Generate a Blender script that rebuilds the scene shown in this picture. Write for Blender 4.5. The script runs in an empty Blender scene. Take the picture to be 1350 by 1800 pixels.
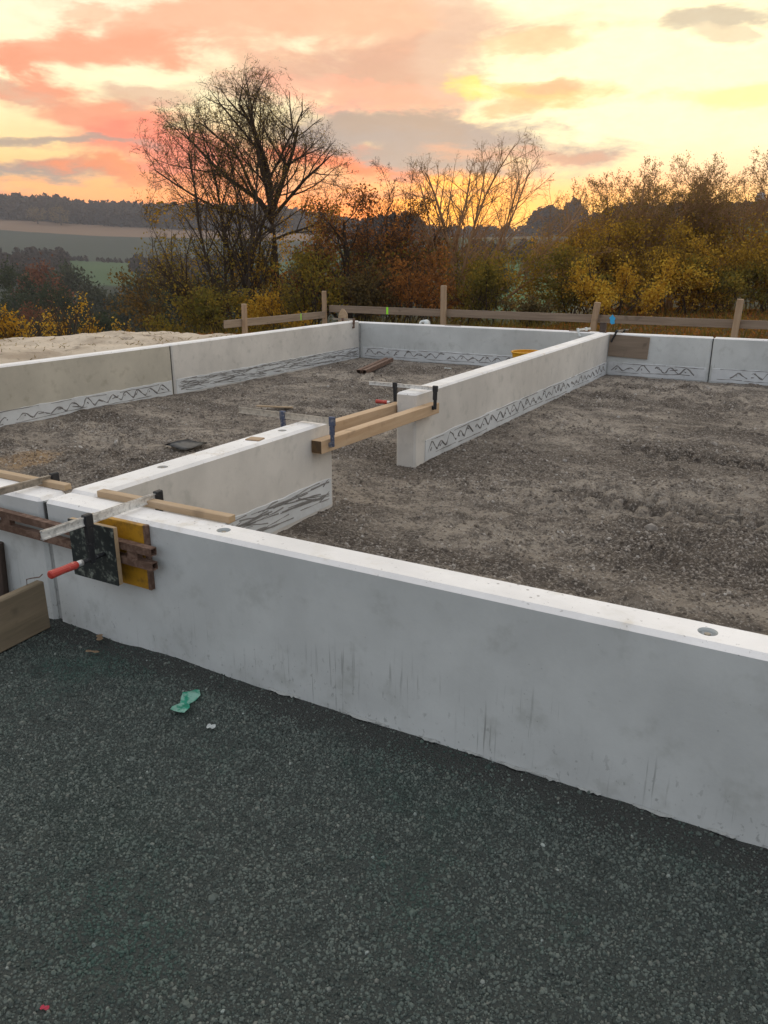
import bpy, bmesh, math, random
import numpy as np
from mathutils import Vector, Matrix

random.seed(7)
R = math.radians
sc = bpy.context.scene
col = sc.collection

# ------------------------------------------------------------------ camera, sky, sun, exposure
YAW = R(29.4)                       # the camera looks 29.4 degrees left of the walls' long direction
PITCH = R(17.99)
EYE = 1.63
cam_d = bpy.data.cameras.new('camera')
cam = bpy.data.objects.new('camera', cam_d)
col.objects.link(cam)
cam.location = (0, 0, EYE)
cam.rotation_euler = (R(90) - PITCH, 0, YAW)
cam_d.sensor_fit = 'VERTICAL'
cam_d.sensor_height = 24.0
cam_d.lens = 24.0 * 1370 / 1800
cam_d.clip_start = 0.05
cam_d.clip_end = 6000
sc.camera = cam
sc.view_settings.view_transform = 'Standard'
sc.view_settings.look = 'None'
sc.view_settings.gamma = 1.0
sc.view_settings.exposure = 0.32
sc.view_settings.use_curve_mapping = False
sc.cycles.use_denoising = True
sc.cycles.max_bounces = 6
sc.cycles.diffuse_bounces = 3
sc.cycles.volume_bounces = 0
sc.cycles.transmission_bounces = 3
sc.cycles.transparent_max_bounces = 6

HEAD = np.array([-math.sin(YAW), math.cos(YAW)])
RIGHT = np.array([math.cos(YAW), math.sin(YAW)])
F_PX, CX, CY = 1370.0, 675.0, 900.0

def ray(px, py):
    """direction of one point of the photograph (1350 x 1800), used only while measuring where things stand"""
    a, b = px - CX, -(py - CY)
    u = b * math.cos(PITCH) - F_PX * math.sin(PITCH)
    f = F_PX * math.cos(PITCH) + b * math.sin(PITCH)
    return a, f, u

def ground_at(px, f):
    """x, y of a place f metres ahead, in the direction of photo column px (at the horizon)"""
    r = (px - CX) / 1440.0 * f
    p = HEAD * f + RIGHT * r
    return float(p[0]), float(p[1])

def height_at(py, f, px=675):
    a, ff, u = ray(px, py)
    return EYE + f * u / ff

def azel(px, py):
    a, f, u = ray(px, py)
    return math.atan2(a, f), math.atan2(u, math.hypot(a, f))

SUN_AZ, SUN_EL = azel(790, 395)[0], R(3.6)
SUNV = Vector((HEAD[0] * math.cos(SUN_AZ) + RIGHT[0] * math.sin(SUN_AZ),
               HEAD[1] * math.cos(SUN_AZ) + RIGHT[1] * math.sin(SUN_AZ), math.tan(SUN_EL))).normalized()

class NT:
    """tiny helper that writes node trees"""
    def __init__(self, tree):
        self.t = tree; self.n = tree.nodes; self.l = tree.links
    def put(self, sock, v):
        if isinstance(v, bpy.types.NodeSocket): self.l.new(v, sock)
        elif v is not None: sock.default_value = v
    def math(self, op, a, b=None, c=None, clamp=False):
        n = self.n.new('ShaderNodeMath'); n.operation = op; n.use_clamp = clamp
        self.put(n.inputs[0], a)
        if b is not None: self.put(n.inputs[1], b)
        if c is not None: self.put(n.inputs[2], c)
        return n.outputs[0]
    def vmath(self, op, a, b=None):
        n = self.n.new('ShaderNodeVectorMath'); n.operation = op
        self.put(n.inputs[0], a)
        if b is not None: self.put(n.inputs[1], b)
        return n.outputs['Value'] if op in ('DOT_PRODUCT', 'LENGTH') else n.outputs[0]
    def sstep(self, v, a, b, lo=0.0, hi=1.0):
        n = self.n.new('ShaderNodeMapRange'); n.interpolation_type = 'SMOOTHSTEP'
        self.put(n.inputs[0], v); self.put(n.inputs[1], a); self.put(n.inputs[2], b)
        self.put(n.inputs[3], lo); self.put(n.inputs[4], hi)
        return n.outputs[0]
    def lin(self, v, a, b, lo=0.0, hi=1.0):
        n = self.n.new('ShaderNodeMapRange')
        self.put(n.inputs[0], v); self.put(n.inputs[1], a); self.put(n.inputs[2], b)
        self.put(n.inputs[3], lo); self.put(n.inputs[4], hi)
        return n.outputs[0]
    def noise(self, vec, scale, detail=4, rough=0.55, dist=0.0, out=0):
        n = self.n.new('ShaderNodeTexNoise')
        if vec is not None: self.put(n.inputs['Vector'], vec)
        n.inputs['Scale'].default_value = scale; n.inputs['Detail'].default_value = detail
        n.inputs['Roughness'].default_value = rough; n.inputs['Distortion'].default_value = dist
        return n.outputs[out]
    def voro(self, vec, scale, feature='F1', out='Distance'):
        n = self.n.new('ShaderNodeTexVoronoi'); n.feature = feature
        if vec is not None: self.put(n.inputs['Vector'], vec)
        n.inputs['Scale'].default_value = scale
        return n.outputs[out]
    def mix(self, fac, a, b, mode='MIX'):
        n = self.n.new('ShaderNodeMix'); n.data_type = 'RGBA'; n.blend_type = mode
        self.put(n.inputs[0], fac)
        self.put(n.inputs[6], a if isinstance(a, bpy.types.NodeSocket) else (*a, 1))
        self.put(n.inputs[7], b if isinstance(b, bpy.types.NodeSocket) else (*b, 1))
        return n.outputs[2]
    def ramp(self, fac, stops):
        n = self.n.new('ShaderNodeValToRGB'); cr = n.color_ramp
        while len(cr.elements) < len(stops): cr.elements.new(0.5)
        for e, (p, c) in zip(cr.elements, stops):
            e.position = p; e.color = (*c, 1) if len(c) == 3 else c
        self.put(n.inputs[0], fac)
        return n.outputs[0]
    def xyz(self, v):
        n = self.n.new('ShaderNodeSeparateXYZ'); self.put(n.inputs[0], v); return n.outputs
    def comb(self, x, y, z):
        n = self.n.new('ShaderNodeCombineXYZ')
        for i, v in enumerate((x, y, z)): self.put(n.inputs[i], v)
        return n.outputs[0]
    def scale(self, v, s):
        n = self.n.new('ShaderNodeMapping'); self.put(n.inputs[0], v); n.inputs['Scale'].default_value = s
        return n.outputs[0]

def srgb(r, g, b):
    return tuple(((c / 255) / 12.92 if c <= 10 else ((c / 255 + 0.055) / 1.055) ** 2.4) for c in (r, g, b))

world = bpy.data.worlds.new('World'); sc.world = world; world.use_nodes = True
wt = NT(world.node_tree); wt.n.clear()
tc = wt.n.new('ShaderNodeTexCoord').outputs['Generated']
D = wt.vmath('NORMALIZE', tc)
dx, dy, dz = wt.xyz(D)
ff = wt.vmath('DOT_PRODUCT', D, (HEAD[0], HEAD[1], 0))
rr = wt.vmath('DOT_PRODUCT', D, (RIGHT[0], RIGHT[1], 0))
az = wt.math('ARCTAN2', rr, ff)
el = wt.math('ARCSINE', wt.math('MINIMUM', wt.math('MAXIMUM', dz, -1.0), 1.0))
sdot = wt.vmath('DOT_PRODUCT', D, tuple(SUNV))
sang = wt.math('ARCCOSINE', wt.math('MINIMUM', sdot, 0.99999))
# clear sky: warm and bright round the set sun, pale above, blue and dim behind the viewer
az_s = wt.math('ABSOLUTE', wt.math('SUBTRACT', az, SUN_AZ))
up = wt.ramp(wt.math('MAXIMUM', wt.lin(el, 0.0, 1.5708), 0.0), [
    (0.0, srgb(255, 158, 84)), (0.03, srgb(255, 176, 100)), (0.07, srgb(255, 217, 150)),
    (0.115, srgb(255, 242, 200)), (0.20, srgb(240, 236, 214)), (0.42, srgb(222, 222, 218)), (1.0, srgb(200, 204, 208))])
back = wt.ramp(wt.math('MAXIMUM', wt.lin(el, 0.0, 1.5708), 0.0), [
    (0.0, srgb(134, 138, 146)), (0.12, srgb(154, 160, 170)), (0.3, srgb(176, 186, 198)), (1.0, srgb(200, 204, 208))])
clear = wt.mix(wt.sstep(az_s, 0.75, 2.2), up, back)
clear = wt.mix(1.0, clear, wt.comb(1.02, 1.02, 1.02), 'MULTIPLY')
wide = wt.sstep(sang, 0.62, 0.0)
elq = wt.sstep(el, 0.015, 0.10)
rightw = wt.math('MULTIPLY', wt.sstep(az, 0.02, 0.22), wt.sstep(az, 1.2, 0.45))
glow_hi = wt.math('MULTIPLY', rightw, wt.math('MULTIPLY', wt.sstep(el, 0.0, 0.09), wt.sstep(el, 0.42, 0.17)))
clear = wt.mix(glow_hi, clear, (1.25, 1.06, 0.66))
low = wt.math('MULTIPLY', wt.sstep(az_s, 0.75, 0.05), wt.sstep(el, 0.135, 0.035))
clear = wt.mix(low, clear, (1.9, 0.38, 0.01))
lowr = wt.math('MULTIPLY', wt.math('MULTIPLY', wt.sstep(az, 0.06, 0.20), wt.sstep(az, 1.0, 0.4)), wt.sstep(el, 0.10, 0.035))
clear = wt.mix(wt.math('MULTIPLY', lowr, 0.75), clear, (1.5, 0.98, 0.14))
core = wt.sstep(sang, 0.11, 0.0)
clear = wt.mix(core, clear, (2.2, 0.84, 0.01))
# clouds: a general broken layer plus the cloud banks one sees over the valley
stretch = wt.scale(D, (1.0, 1.0, 3.2))
n1 = wt.noise(stretch, 3.1, 7, 0.62, 0.25)
n2 = wt.noise(stretch, 9.0, 6, 0.6, 0.3)
n3 = wt.noise(stretch, 7.0, 5, 0.6, 0.2, out=1)
warp = wt.vmath('SUBTRACT', n3, (0.5, 0.5, 0.5))
wx, wy, wz = wt.xyz(warp)
azw = wt.math('ADD', az, wt.math('MULTIPLY', wx, 0.16))
elw = wt.math('ADD', el, wt.math('MULTIPLY', wy, 0.07))
rag = wt.math('MULTIPLY', wt.math('SUBTRACT', n2, 0.5), 2.3)
def bank(px, py, rx, ry, tilt=0.0, soft=0.55):
    a0, e0 = azel(px, py)
    u = wt.math('DIVIDE', wt.math('SUBTRACT', azw, a0), rx / 1440.0)
    e_ = wt.math('SUBTRACT', elw, e0)
    e_ = wt.math('SUBTRACT', e_, wt.math('MULTIPLY', wt.math('SUBTRACT', azw, a0), tilt))
    v = wt.math('DIVIDE', e_, ry / 1440.0)
    d = wt.math('SQRT', wt.math('ADD', wt.math('MULTIPLY', u, u), wt.math('MULTIPLY', v, v)))
    d = wt.math('ADD', d, rag)
    return wt.sstep(d, 1.0 + soft * 0.5, 1.0 - soft)
def over(base, mask, c, k=1.0):
    return wt.mix(wt.math('MULTIPLY', mask, k), base, c)
cover = wt.sstep(n1, 0.50, 0.66)
ccol = wt.mix(wt.sstep(az_s, 0.8, 2.0), srgb(244, 190, 160), srgb(190, 192, 206))
cover = wt.math('MULTIPLY', cover, wt.math('SUBTRACT', 1.0, wt.math('MULTIPLY', rightw, 0.85)))
sky = over(clear, cover, ccol, 0.5)
BLUE = srgb(160, 150, 150)
PINK, SALM, GREY, ROSE = srgb(238, 182, 150), srgb(240, 156, 122), srgb(166, 148, 140), srgb(208, 160, 140)
# thin streaks near the horizon
streak = wt.sstep(wt.noise(wt.scale(D, (1, 1, 16)), 3.2, 5, 0.6, 0.1), 0.52, 0.68)
streak = wt.math('MULTIPLY', streak, wt.math('MULTIPLY', wt.sstep(el, 0.16, 0.06), wt.sstep(az, 0.35, 0.0)))
sky = over(sky, streak, srgb(255, 150, 92), 0.75)
for px, py, rx, ry, tl, c, k in (
        (650, 30, 270, 120, 0.0, PINK, .9), (700, 130, 200, 80, 0.0, ROSE, .9), (560, 10, 220, 70, 0.0, PINK, .8), (640, 175, 170, 34, 0.0, srgb(255, 172, 146), .95),
        (800, 60, 70, 110, 0.0, srgb(222, 188, 166), .7),
        (330, 42, 320, 30, 0.26, PINK, 1.0), (140, 92, 180, 26, 0.12, SALM, .8), (30, 125, 110, 24, -0.35, SALM, 1.0),
        (60, 168, 70, 14, -0.2, ROSE, .8), (190, 20, 50, 12, 0.0, SALM, .5), (215, 222, 170, 36, -0.20, SALM, 1.0), (290, 262, 220, 34, -0.05, srgb(255, 128, 104), .9),
        (240, 170, 80, 16, 0.0, ROSE, .7), (70, 250, 150, 10, 0.0, GREY, .85), (40, 305, 170, 18, 0.0, GREY, 1.0),
        (330, 308, 340, 15, 0.0, srgb(255, 140, 80), .8), (640, 290, 200, 22, 0.0, srgb(255, 112, 66), .9), (420, 150, 90, 16, 0.0, ROSE, .6),
        (750, 245, 270, 50, -0.08, BLUE, 1.0), (760, 250, 190, 42, -0.05, BLUE, 1.0), (690, 212, 130, 24, 0.0, GREY, 1.0), (900, 266, 140, 10, -0.05, ROSE, 1.0),
        (950, 158, 110, 26, -0.08, srgb(246, 196, 130), .95), (900, 184, 50, 13, 0.0, srgb(236, 186, 140), .8), (990, 150, 60, 16, -0.1, srgb(232, 178, 140), .7),
        (945, 78, 80, 18, 0.1, srgb(248, 206, 160), .85), (1270, 34, 95, 13, 0.1, srgb(206, 190, 166), .95), (850, 150, 40, 20, -0.2, srgb(255, 236, 100), .6),
        (1290, 62, 60, 9, 0.0, srgb(228, 208, 178), .8), (1270, 180, 110, 22, 0.0, srgb(255, 238, 150), .7)):
    sky = over(sky, bank(px, py, rx, ry, tl), c, k)
n4 = wt.noise(wt.scale(D, (1, 1, 2.6)), 30.0, 7, 0.68, 0.4)
tex = wt.math('ADD', 1.0, wt.math('MULTIPLY', wt.math('SUBTRACT', n4, 0.5), 0.26))
sky = wt.mix(1.0, sky, wt.comb(wt.math('POWER', tex, 0.6), tex, wt.math('POWER', tex, 1.35)), 'MULTIPLY')
# low western sky turned down to keep cloud colour; overhead stays brighter as light
lowdim = wt.math('MULTIPLY', wt.sstep(el, 0.50, 0.24), wt.sstep(az_s, 2.2, 0.9))
dimk = wt.math('SUBTRACT', 1.0, wt.math('MULTIPLY', lowdim, 0.24))
sky = wt.mix(1.0, sky, wt.comb(dimk, dimk, wt.math('MULTIPLY', dimk, wt.math('SUBTRACT', 1.0, wt.math('MULTIPLY', lowdim, 0.06)))), 'MULTIPLY')
below = wt.sstep(el, 0.0, -0.05)
sky = wt.mix(below, sky, srgb(120, 112, 108))
nish = wt.n.new('ShaderNodeTexSky'); nish.sky_type = 'NISHITA'; nish.sun_disc = False
nish.sun_elevation = SUN_EL; nish.sun_rotation = math.atan2(SUNV.x, SUNV.y)
nish.altitude = 300; nish.dust_density = 2.0
bg1 = wt.n.new('ShaderNodeBackground'); wt.put(bg1.inputs[0], sky); bg1.inputs[1].default_value = 1.28
bg2 = wt.n.new('ShaderNodeBackground'); wt.put(bg2.inputs[0], nish.outputs[0]); bg2.inputs[1].default_value = 0.006
add = wt.n.new('ShaderNodeAddShader'); wt.l.new(bg1.outputs[0], add.inputs[0]); wt.l.new(bg2.outputs[0], add.inputs[1])
wo = wt.n.new('ShaderNodeOutputWorld'); wt.l.new(add.outputs[0], wo.inputs[0])
world.cycles.sampling_method = 'MANUAL'; world.cycles.sample_map_resolution = 1024

sun_d = bpy.data.lights.new('sun', 'SUN'); sun_d.energy = 2.0; sun_d.angle = R(4); sun_d.color = (1.0, 0.62, 0.32)
sun = bpy.data.objects.new('sun', sun_d); col.objects.link(sun)
sun.rotation_euler = (-SUNV).to_track_quat('-Z', 'Y').to_euler()

# ------------------------------------------------------------------ helpers
def link(name, me, parent=None, mat=None):
    o = bpy.data.objects.new(name, me); col.objects.link(o)
    if parent is not None: o.parent = parent
    if mat is not None and me is not None:
        for m in (mat if isinstance(mat, (list, tuple)) else [mat]): me.materials.append(m)
    return o
def tag(o, label=None, cat=None, group=None, kind=None):
    if label: o['label'] = label
    if cat: o['category'] = cat
    if group: o['group'] = group
    if kind: o['kind'] = kind
    return o
def thing(name, loc, label, cat, group=None, rz=0.0):
    o = bpy.data.objects.new(name, None); col.objects.link(o)
    o.location = loc; o.rotation_euler = (0, 0, rz); o.empty_display_size = 0.1
    return tag(o, label, cat, group)
def from_bm(name, bm, parent=None, mat=None, smooth=False, local=True):
    """a mesh part; its geometry is given in world coordinates and moved to the parent's origin"""
    me = bpy.data.meshes.new(name)
    if parent is not None and local:
        root = parent
        off = Vector((0, 0, 0))
        while root is not None:
            off += root.location; root = root.parent
        bmesh.ops.translate(bm, verts=bm.verts, vec=-off)
    bmesh.ops.recalc_face_normals(bm, faces=bm.faces)
    bm.to_mesh(me); bm.free()
    if smooth:
        for p in me.polygons: p.use_smooth = True
    return link(name, me, parent, mat)
def new(): return bmesh.new()
def bevel(bm, w, seg=1):
    bmesh.ops.bevel(bm, geom=list(bm.edges), offset=w, segments=seg, affect='EDGES', profile=0.6)
def box(bm, x0, x1, y0, y1, z0, z1, bev=0.0):
    t = bmesh.new()
    m = Matrix.Translation(((x0 + x1) / 2, (y0 + y1) / 2, (z0 + z1) / 2)) @ Matrix.Diagonal((x1 - x0, y1 - y0, z1 - z0, 1))
    bmesh.ops.create_cube(t, size=1.0, matrix=m)
    if bev: bevel(t, bev)
    merge(bm, t)
def merge(bm, t):
    me = bpy.data.meshes.new('tmp'); t.to_mesh(me); t.free(); bm.from_mesh(me); bpy.data.meshes.remove(me)
def frame(d, up=(0, 0, 1)):
    d = Vector(d).normalized(); up = Vector(up)
    s = d.cross(up)
    if s.length < 1e-4: s = d.cross(Vector((1, 0, 0)))
    s.normalize(); u = s.cross(d)
    return d, s, u
def bar(bm, p0, p1, w, h, up=(0, 0, 1), bev=0.0):
    """a box from p0 to p1, w wide sideways and h high"""
    p0, p1 = Vector(p0), Vector(p1); d, s, u = frame(p1 - p0, up); L = (p1 - p0).length
    t = bmesh.new()
    m = Matrix((( d.x * L, s.x * w, u.x * h, (p0.x + p1.x) / 2), (d.y * L, s.y * w, u.y * h, (p0.y + p1.y) / 2),
                (d.z * L, s.z * w, u.z * h, (p0.z + p1.z) / 2), (0, 0, 0, 1)))
    bmesh.ops.create_cube(t, size=1.0, matrix=m)
    if bev: bevel(t, bev)
    merge(bm, t)
def tube(bm, pts, r, sides=8, cap=True):
    pts = [Vector(p) for p in pts]; rs = r if isinstance(r, (list, tuple)) else [r] * len(pts)
    rings = []
    for i, p in enumerate(pts):
        d = pts[min(i + 1, len(pts) - 1)] - pts[max(i - 1, 0)]
        _, s, u = frame(d, (0, 0, 1) if abs(d.normalized().z) < 0.95 else (1, 0, 0))
        rings.append([bm.verts.new(p + (s * math.cos(a) + u * math.sin(a)) * rs[i])
                      for a in (k * 2 * math.pi / sides for k in range(sides))])
    for a, b in zip(rings, rings[1:]):
        for k in range(sides): bm.faces.new((a[k], a[(k + 1) % sides], b[(k + 1) % sides], b[k]))
    if cap: bm.faces.new(rings[0][::-1]); bm.faces.new(rings[-1])
def np_mesh(name, verts, faces, mat=None, parent=None, smooth=False):
    me = bpy.data.meshes.new(name)
    verts = np.asarray(verts, dtype=np.float32); faces = np.asarray(faces, dtype=np.int32)
    nf, k = faces.shape
    me.vertices.add(len(verts)); me.vertices.foreach_set('co', verts.ravel())
    me.loops.add(nf * k); me.loops.foreach_set('vertex_index', faces.ravel())
    me.polygons.add(nf); me.polygons.foreach_set('loop_start', np.arange(0, nf * k, k, dtype=np.int32))
    me.polygons.foreach_set('loop_total', np.full(nf, k, dtype=np.int32))
    me.polygons.foreach_set('use_smooth', np.full(nf, smooth, dtype=bool))
    me.update(calc_edges=True)
    return link(name, me, parent, mat)
_rs = np.random.RandomState(11)
_lat = _rs.rand(256, 256)
def vnoise(x, y):
    xi = np.floor(x).astype(int); yi = np.floor(y).astype(int); fx = x - xi; fy = y - yi
    fx = fx * fx * (3 - 2 * fx); fy = fy * fy * (3 - 2 * fy)
    a = _lat[xi & 255, yi & 255]; b = _lat[(xi + 1) & 255, yi & 255]; c = _lat[xi & 255, (yi + 1) & 255]; d = _lat[(xi + 1) & 255, (yi + 1) & 255]
    return (a * (1 - fx) + b * fx) * (1 - fy) + (c * (1 - fx) + d * fx) * fy - 0.5
def fbm(x, y, oct=4, gain=0.5):
    s = 0; a = 1.0
    for i in range(oct):
        s = s + a * vnoise(x * 2 ** i + 17.3 * i, y * 2 ** i + 9.1 * i); a *= gain
    return s
def smooth01(v, a, b):
    t = np.clip((v - a) / (b - a), 0, 1); return t * t * (3 - 2 * t)

# ------------------------------------------------------------------ materials
def mat(name, build, disp=None):
    m = bpy.data.materials.new(name); m.use_nodes = True
    t = NT(m.node_tree); t.n.clear()
    out = t.n.new('ShaderNodeOutputMaterial')
    b = t.n.new('ShaderNodeBsdfPrincipled'); t.l.new(b.outputs[0], out.inputs[0])
    t.b = b; t.out = out
    t.obj = t.n.new('ShaderNodeTexCoord').outputs['Object']
    build(t)
    return m
def bump(t, h, strength, dist):
    n = t.n.new('ShaderNodeBump'); n.inputs['Strength'].default_value = strength; n.inputs['Distance'].default_value = dist
    t.put(n.inputs['Height'], h); t.put(t.b.inputs['Normal'], n.outputs[0])
def wpos(t):
    return t.n.new('ShaderNodeNewGeometry').outputs['Position']

def concrete(name, c, dirt=0.0, tint=(0.30, 0.30, 0.26), rough=0.85, specks=False):
    def f(t):
        p = wpos(t)
        big = t.noise(p, 1.6, 6, 0.62); mid = t.noise(p, 9, 5, 0.6); fine = t.noise(p, 90, 3, 0.6)
        x, y, z = t.xyz(p)
        lo = tuple(v * 0.89 for v in c); hi = tuple(min(1, v * 1.12) for v in c)
        base = t.mix(t.sstep(big, 0.30, 0.72), lo, hi)
        base = t.mix(t.math('MULTIPLY', t.sstep(mid, 0.52, 0.75), 0.35), base, tint)
        # pin holes
        pit = t.sstep(t.voro(p, 34), 0.09, 0.05)
        pit = t.math('MULTIPLY', pit, t.sstep(t.noise(p, 5, 2), 0.52, 0.62))
        base = t.mix(t.math('MULTIPLY', pit, 0.55), base, tuple(v * 0.35 for v in c))
        if dirt:
            # splashed mud and run marks: thin upright streaks, thicker low down
            s = t.noise(t.comb(t.math('MULTIPLY', t.math('ADD', x, y), 75.0), 0.0, t.math('MULTIPLY', z, 3.0)), 1.0, 3, 0.6)
            clump = t.noise(t.comb(t.math('MULTIPLY', t.math('ADD', x, y), 2.2), 0.0, t.math('MULTIPLY', z, 2.0)), 1.0, 3, 0.6)
            hgt = t.math('ADD', z, t.math('MULTIPLY', t.math('SUBTRACT', clump, 0.5), -0.35))
            m1 = t.math('MULTIPLY', t.sstep(s, 0.57, 0.70), t.sstep(hgt, 0.34, 0.06))
            m1 = t.math('MULTIPLY', m1, t.sstep(clump, 0.42, 0.58))
            spl = t.math('MULTIPLY', t.sstep(t.noise(t.scale(p, (1, 1, .6)), 42, 3, 0.7), 0.60, 0.68), t.sstep(hgt, 0.26, 0.0))
            m1 = t.math('MAXIMUM', m1, t.math('MULTIPLY', spl, 0.7))
            base = t.mix(t.math('MULTIPLY', m1, dirt), base, (0.075, 0.072, 0.055))
        pit2 = t.math('MULTIPLY', t.sstep(t.voro(p, 11), 0.045, 0.03), t.sstep(t.noise(p, 3.1, 2), 0.5, 0.6))
        base = t.mix(t.math('MULTIPLY', pit2, 0.5), base, tuple(v * 0.4 for v in c))
        damp = t.sstep(t.noise(t.scale(p, (1, 1, .5)), 2.6, 6, 0.7, 0.6), 0.50, 0.66)
        base = t.mix(t.math('MULTIPLY', damp, 0.09), base, tuple(v * 0.62 for v in c))
        if specks:
            sp = t.math('MULTIPLY', t.sstep(t.voro(p, 26), 0.16, 0.10), t.sstep(t.noise(p, 2.3, 3), 0.48, 0.60))
            sp2 = t.sstep(t.noise(p, 48, 4, 0.7), 0.64, 0.70)
            st_ = t.sstep(t.noise(t.scale(p, (1, 1, 1)), 4.5, 5, 0.7), 0.55, 0.75)
            base = t.mix(t.math('MULTIPLY', st_, 0.40), base, (0.55, 0.42, 0.28))
            base = t.mix(t.math('MULTIPLY', t.math('MAXIMUM', sp, t.math('MULTIPLY', sp2, 0.7)), 0.6), base, (0.16, 0.13, 0.10))
        t.put(t.b.inputs['Base Color'], base)
        t.b.inputs['Roughness'].default_value = rough
        h = t.math('ADD', t.math('MULTIPLY', fine, 0.5), t.math('SUBTRACT', mid, t.math('MULTIPLY', pit, 2.0)))
        bump(t, h, 0.22, 0.004)
    return mat(name, f)

M = {}
M['conc'] = concrete('grey_concrete', (0.56, 0.565, 0.54), 0.55)
M['conc_warm'] = concrete('warm_concrete', (0.64, 0.595, 0.535), 0.0)
M['conc_tan'] = concrete('buff_concrete', (0.50, 0.455, 0.37), 0.0, (0.24, 0.2, 0.14))
M['conc_top'] = concrete('skylit_top_concrete', (0.83, 0.79, 0.755), 0.0, (0.6, 0.55, 0.45), specks=True)  # upward faces coloured paler for the sky light they catch; specks are stains
M['strip'] = concrete('white_base_concrete', (0.62, 0.62, 0.61), 0.0, (0.3, 0.28, 0.25))
M['wire'] = concrete('dirty_girder_wire', (0.21, 0.195, 0.18), 0.0, (0.07, 0.06, 0.05))

def wood(name, c, c2, axis=(1, 1, 1), rough=0.75, knots=True):
    def f(t):
        p = t.scale(t.obj, axis)
        g = t.noise(p, 22, 5, 0.6, 0.6); k = t.noise(t.obj, 7, 3, 0.5); fine = t.noise(p, 90, 3, 0.6)
        base = t.mix(t.sstep(g, 0.32, 0.70), c, c2)
        base = t.mix(t.math('MULTIPLY', t.sstep(k, 0.60, 0.75), 0.6), base, tuple(v * 0.45 for v in c2))
        base = t.mix(t.math('MULTIPLY', fine, 0.35), base, tuple(v * 0.6 for v in c))
        t.put(t.b.inputs['Base Color'], base); t.b.inputs['Roughness'].default_value = rough
        bump(t, t.math('ADD', g, fine), 0.35, 0.002)
    return mat(name, f)
ALX, ALY, ALZ = (0.06, 1, 1), (1, 0.06, 1), (1, 1, 0.06)
M['beam'] = wood('pale_spruce', (0.60, 0.42, 0.26), (0.50, 0.32, 0.18), ALY)
M['batten'] = wood('batten_spruce', (0.50, 0.36, 0.23), (0.40, 0.27, 0.15), ALX)
M['post'] = wood('peeled_post', (0.42, 0.29, 0.18), (0.33, 0.21, 0.12), ALZ)
M['board_x'] = wood('weathered_board', (0.30, 0.22, 0.155), (0.20, 0.14, 0.095), ALX)
M['board_y'] = wood('weathered_board_side', (0.36, 0.27, 0.19), (0.25, 0.18, 0.12), ALY)
M['endgrain'] = wood('dark_end_grain', (0.13, 0.075, 0.03), (0.08, 0.045, 0.02), (1, 1, 1))
M['plank'] = wood('muddy_plank', (0.30, 0.225, 0.14), (0.19, 0.145, 0.09), ALY)
M['ply'] = wood('brown_plywood', (0.27, 0.20, 0.14), (0.20, 0.145, 0.10), ALX)
M['ply_edge'] = wood('plywood_edge', (0.48, 0.34, 0.20), (0.36, 0.24, 0.13), ALX)
M['darkwood'] = wood('dark_wood', (0.085, 0.055, 0.04), (0.06, 0.04, 0.03), ALZ)

def plain(name, c, rough=0.5, metal=0.0, var=0.3, scale=30, c2=None, lo=0.45, hi=0.65, bmp=0.1, spec=0.5):
    def f(t):
        n = t.noise(t.obj, scale, 5, 0.65)
        base = t.mix(t.sstep(n, lo, hi), c, c2 if c2 else tuple(v * (1 - var) for v in c))
        t.put(t.b.inputs['Base Color'], base); t.b.inputs['Roughness'].default_value = rough
        t.b.inputs['Metallic'].default_value = metal; t.b.inputs['Specular IOR Level'].default_value = spec
        if bmp: bump(t, n, bmp, 0.004)
    return mat(name, f)
M['steel'] = plain('galvanised_steel', (0.78, 0.77, 0.74), 0.45, 0.55, 0.35, 40)
M['oldsteel'] = plain('dull_steel_bar', (0.34, 0.29, 0.23), 0.6, 0.35, 0.4, 40)
M['dullsteel'] = plain('worn_steel_bar', (0.56, 0.50, 0.42), 0.55, 0.3, 0.35, 40)
M['iron'] = plain('black_cast_iron', (0.022, 0.022, 0.024), 0.55, 0.2, 0.3, 60, c2=(0.12, 0.12, 0.12), lo=0.58, hi=0.72)
M['blueiron'] = plain('worn_blue_iron', (0.07, 0.085, 0.14), 0.55, 0.2, 0.3, 50, c2=(0.20, 0.20, 0.22), lo=0.5, hi=0.6)
M['red'] = plain('worn_red_handle', (0.46, 0.045, 0.03), 0.45, 0.0, 0.3, 50, c2=(0.55, 0.24, 0.16), lo=0.55, hi=0.66)
M['rust'] = plain('rusty_steel', (0.12, 0.065, 0.042), 0.8, 0.1, 0.4, 30, c2=(0.22, 0.135, 0.095), lo=0.42, hi=0.62, bmp=0.3)
M['yellow'] = plain('yellow_formwork', (0.50, 0.25, 0.012), 0.5, 0.0, 0.3, 17, c2=(0.20, 0.10, 0.018), lo=0.44, hi=0.72)
M['blackply'] = plain('black_splashed_plywood', (0.016, 0.022, 0.022), 0.5, 0.0, 0.3, 33, c2=(0.22, 0.24, 0.20), lo=0.50, hi=0.70)
M['green'] = plain('green_plastic', (0.06, 0.46, 0.30), 0.35, 0.0, 0.3, 30, c2=(0.40, 0.68, 0.56), lo=0.45, hi=0.58)
M['white'] = plain('white_plastic', (0.72, 0.74, 0.72), 0.5, 0, 0.2)
M['pinkp'] = plain('pink_scrap', (0.6, 0.05, 0.10), 0.5, 0, 0.2)
M['tubyellow'] = plain('yellow_plastic', (0.72, 0.36, 0.01), 0.4, 0, 0.15)
M['greysheet'] = plain('grey_sheet', (0.21, 0.20, 0.19), 0.45, 0, 0.3, 8)
M['sprayg'] = plain('green_marking_paint', (0.35, 0.90, 0.03), 0.6, 0, 0.1, 60, bmp=0)
M['sprayb'] = plain('blue_marking_paint', (0.04, 0.40, 0.72), 0.6, 0, 0.1, 60, bmp=0)
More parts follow.
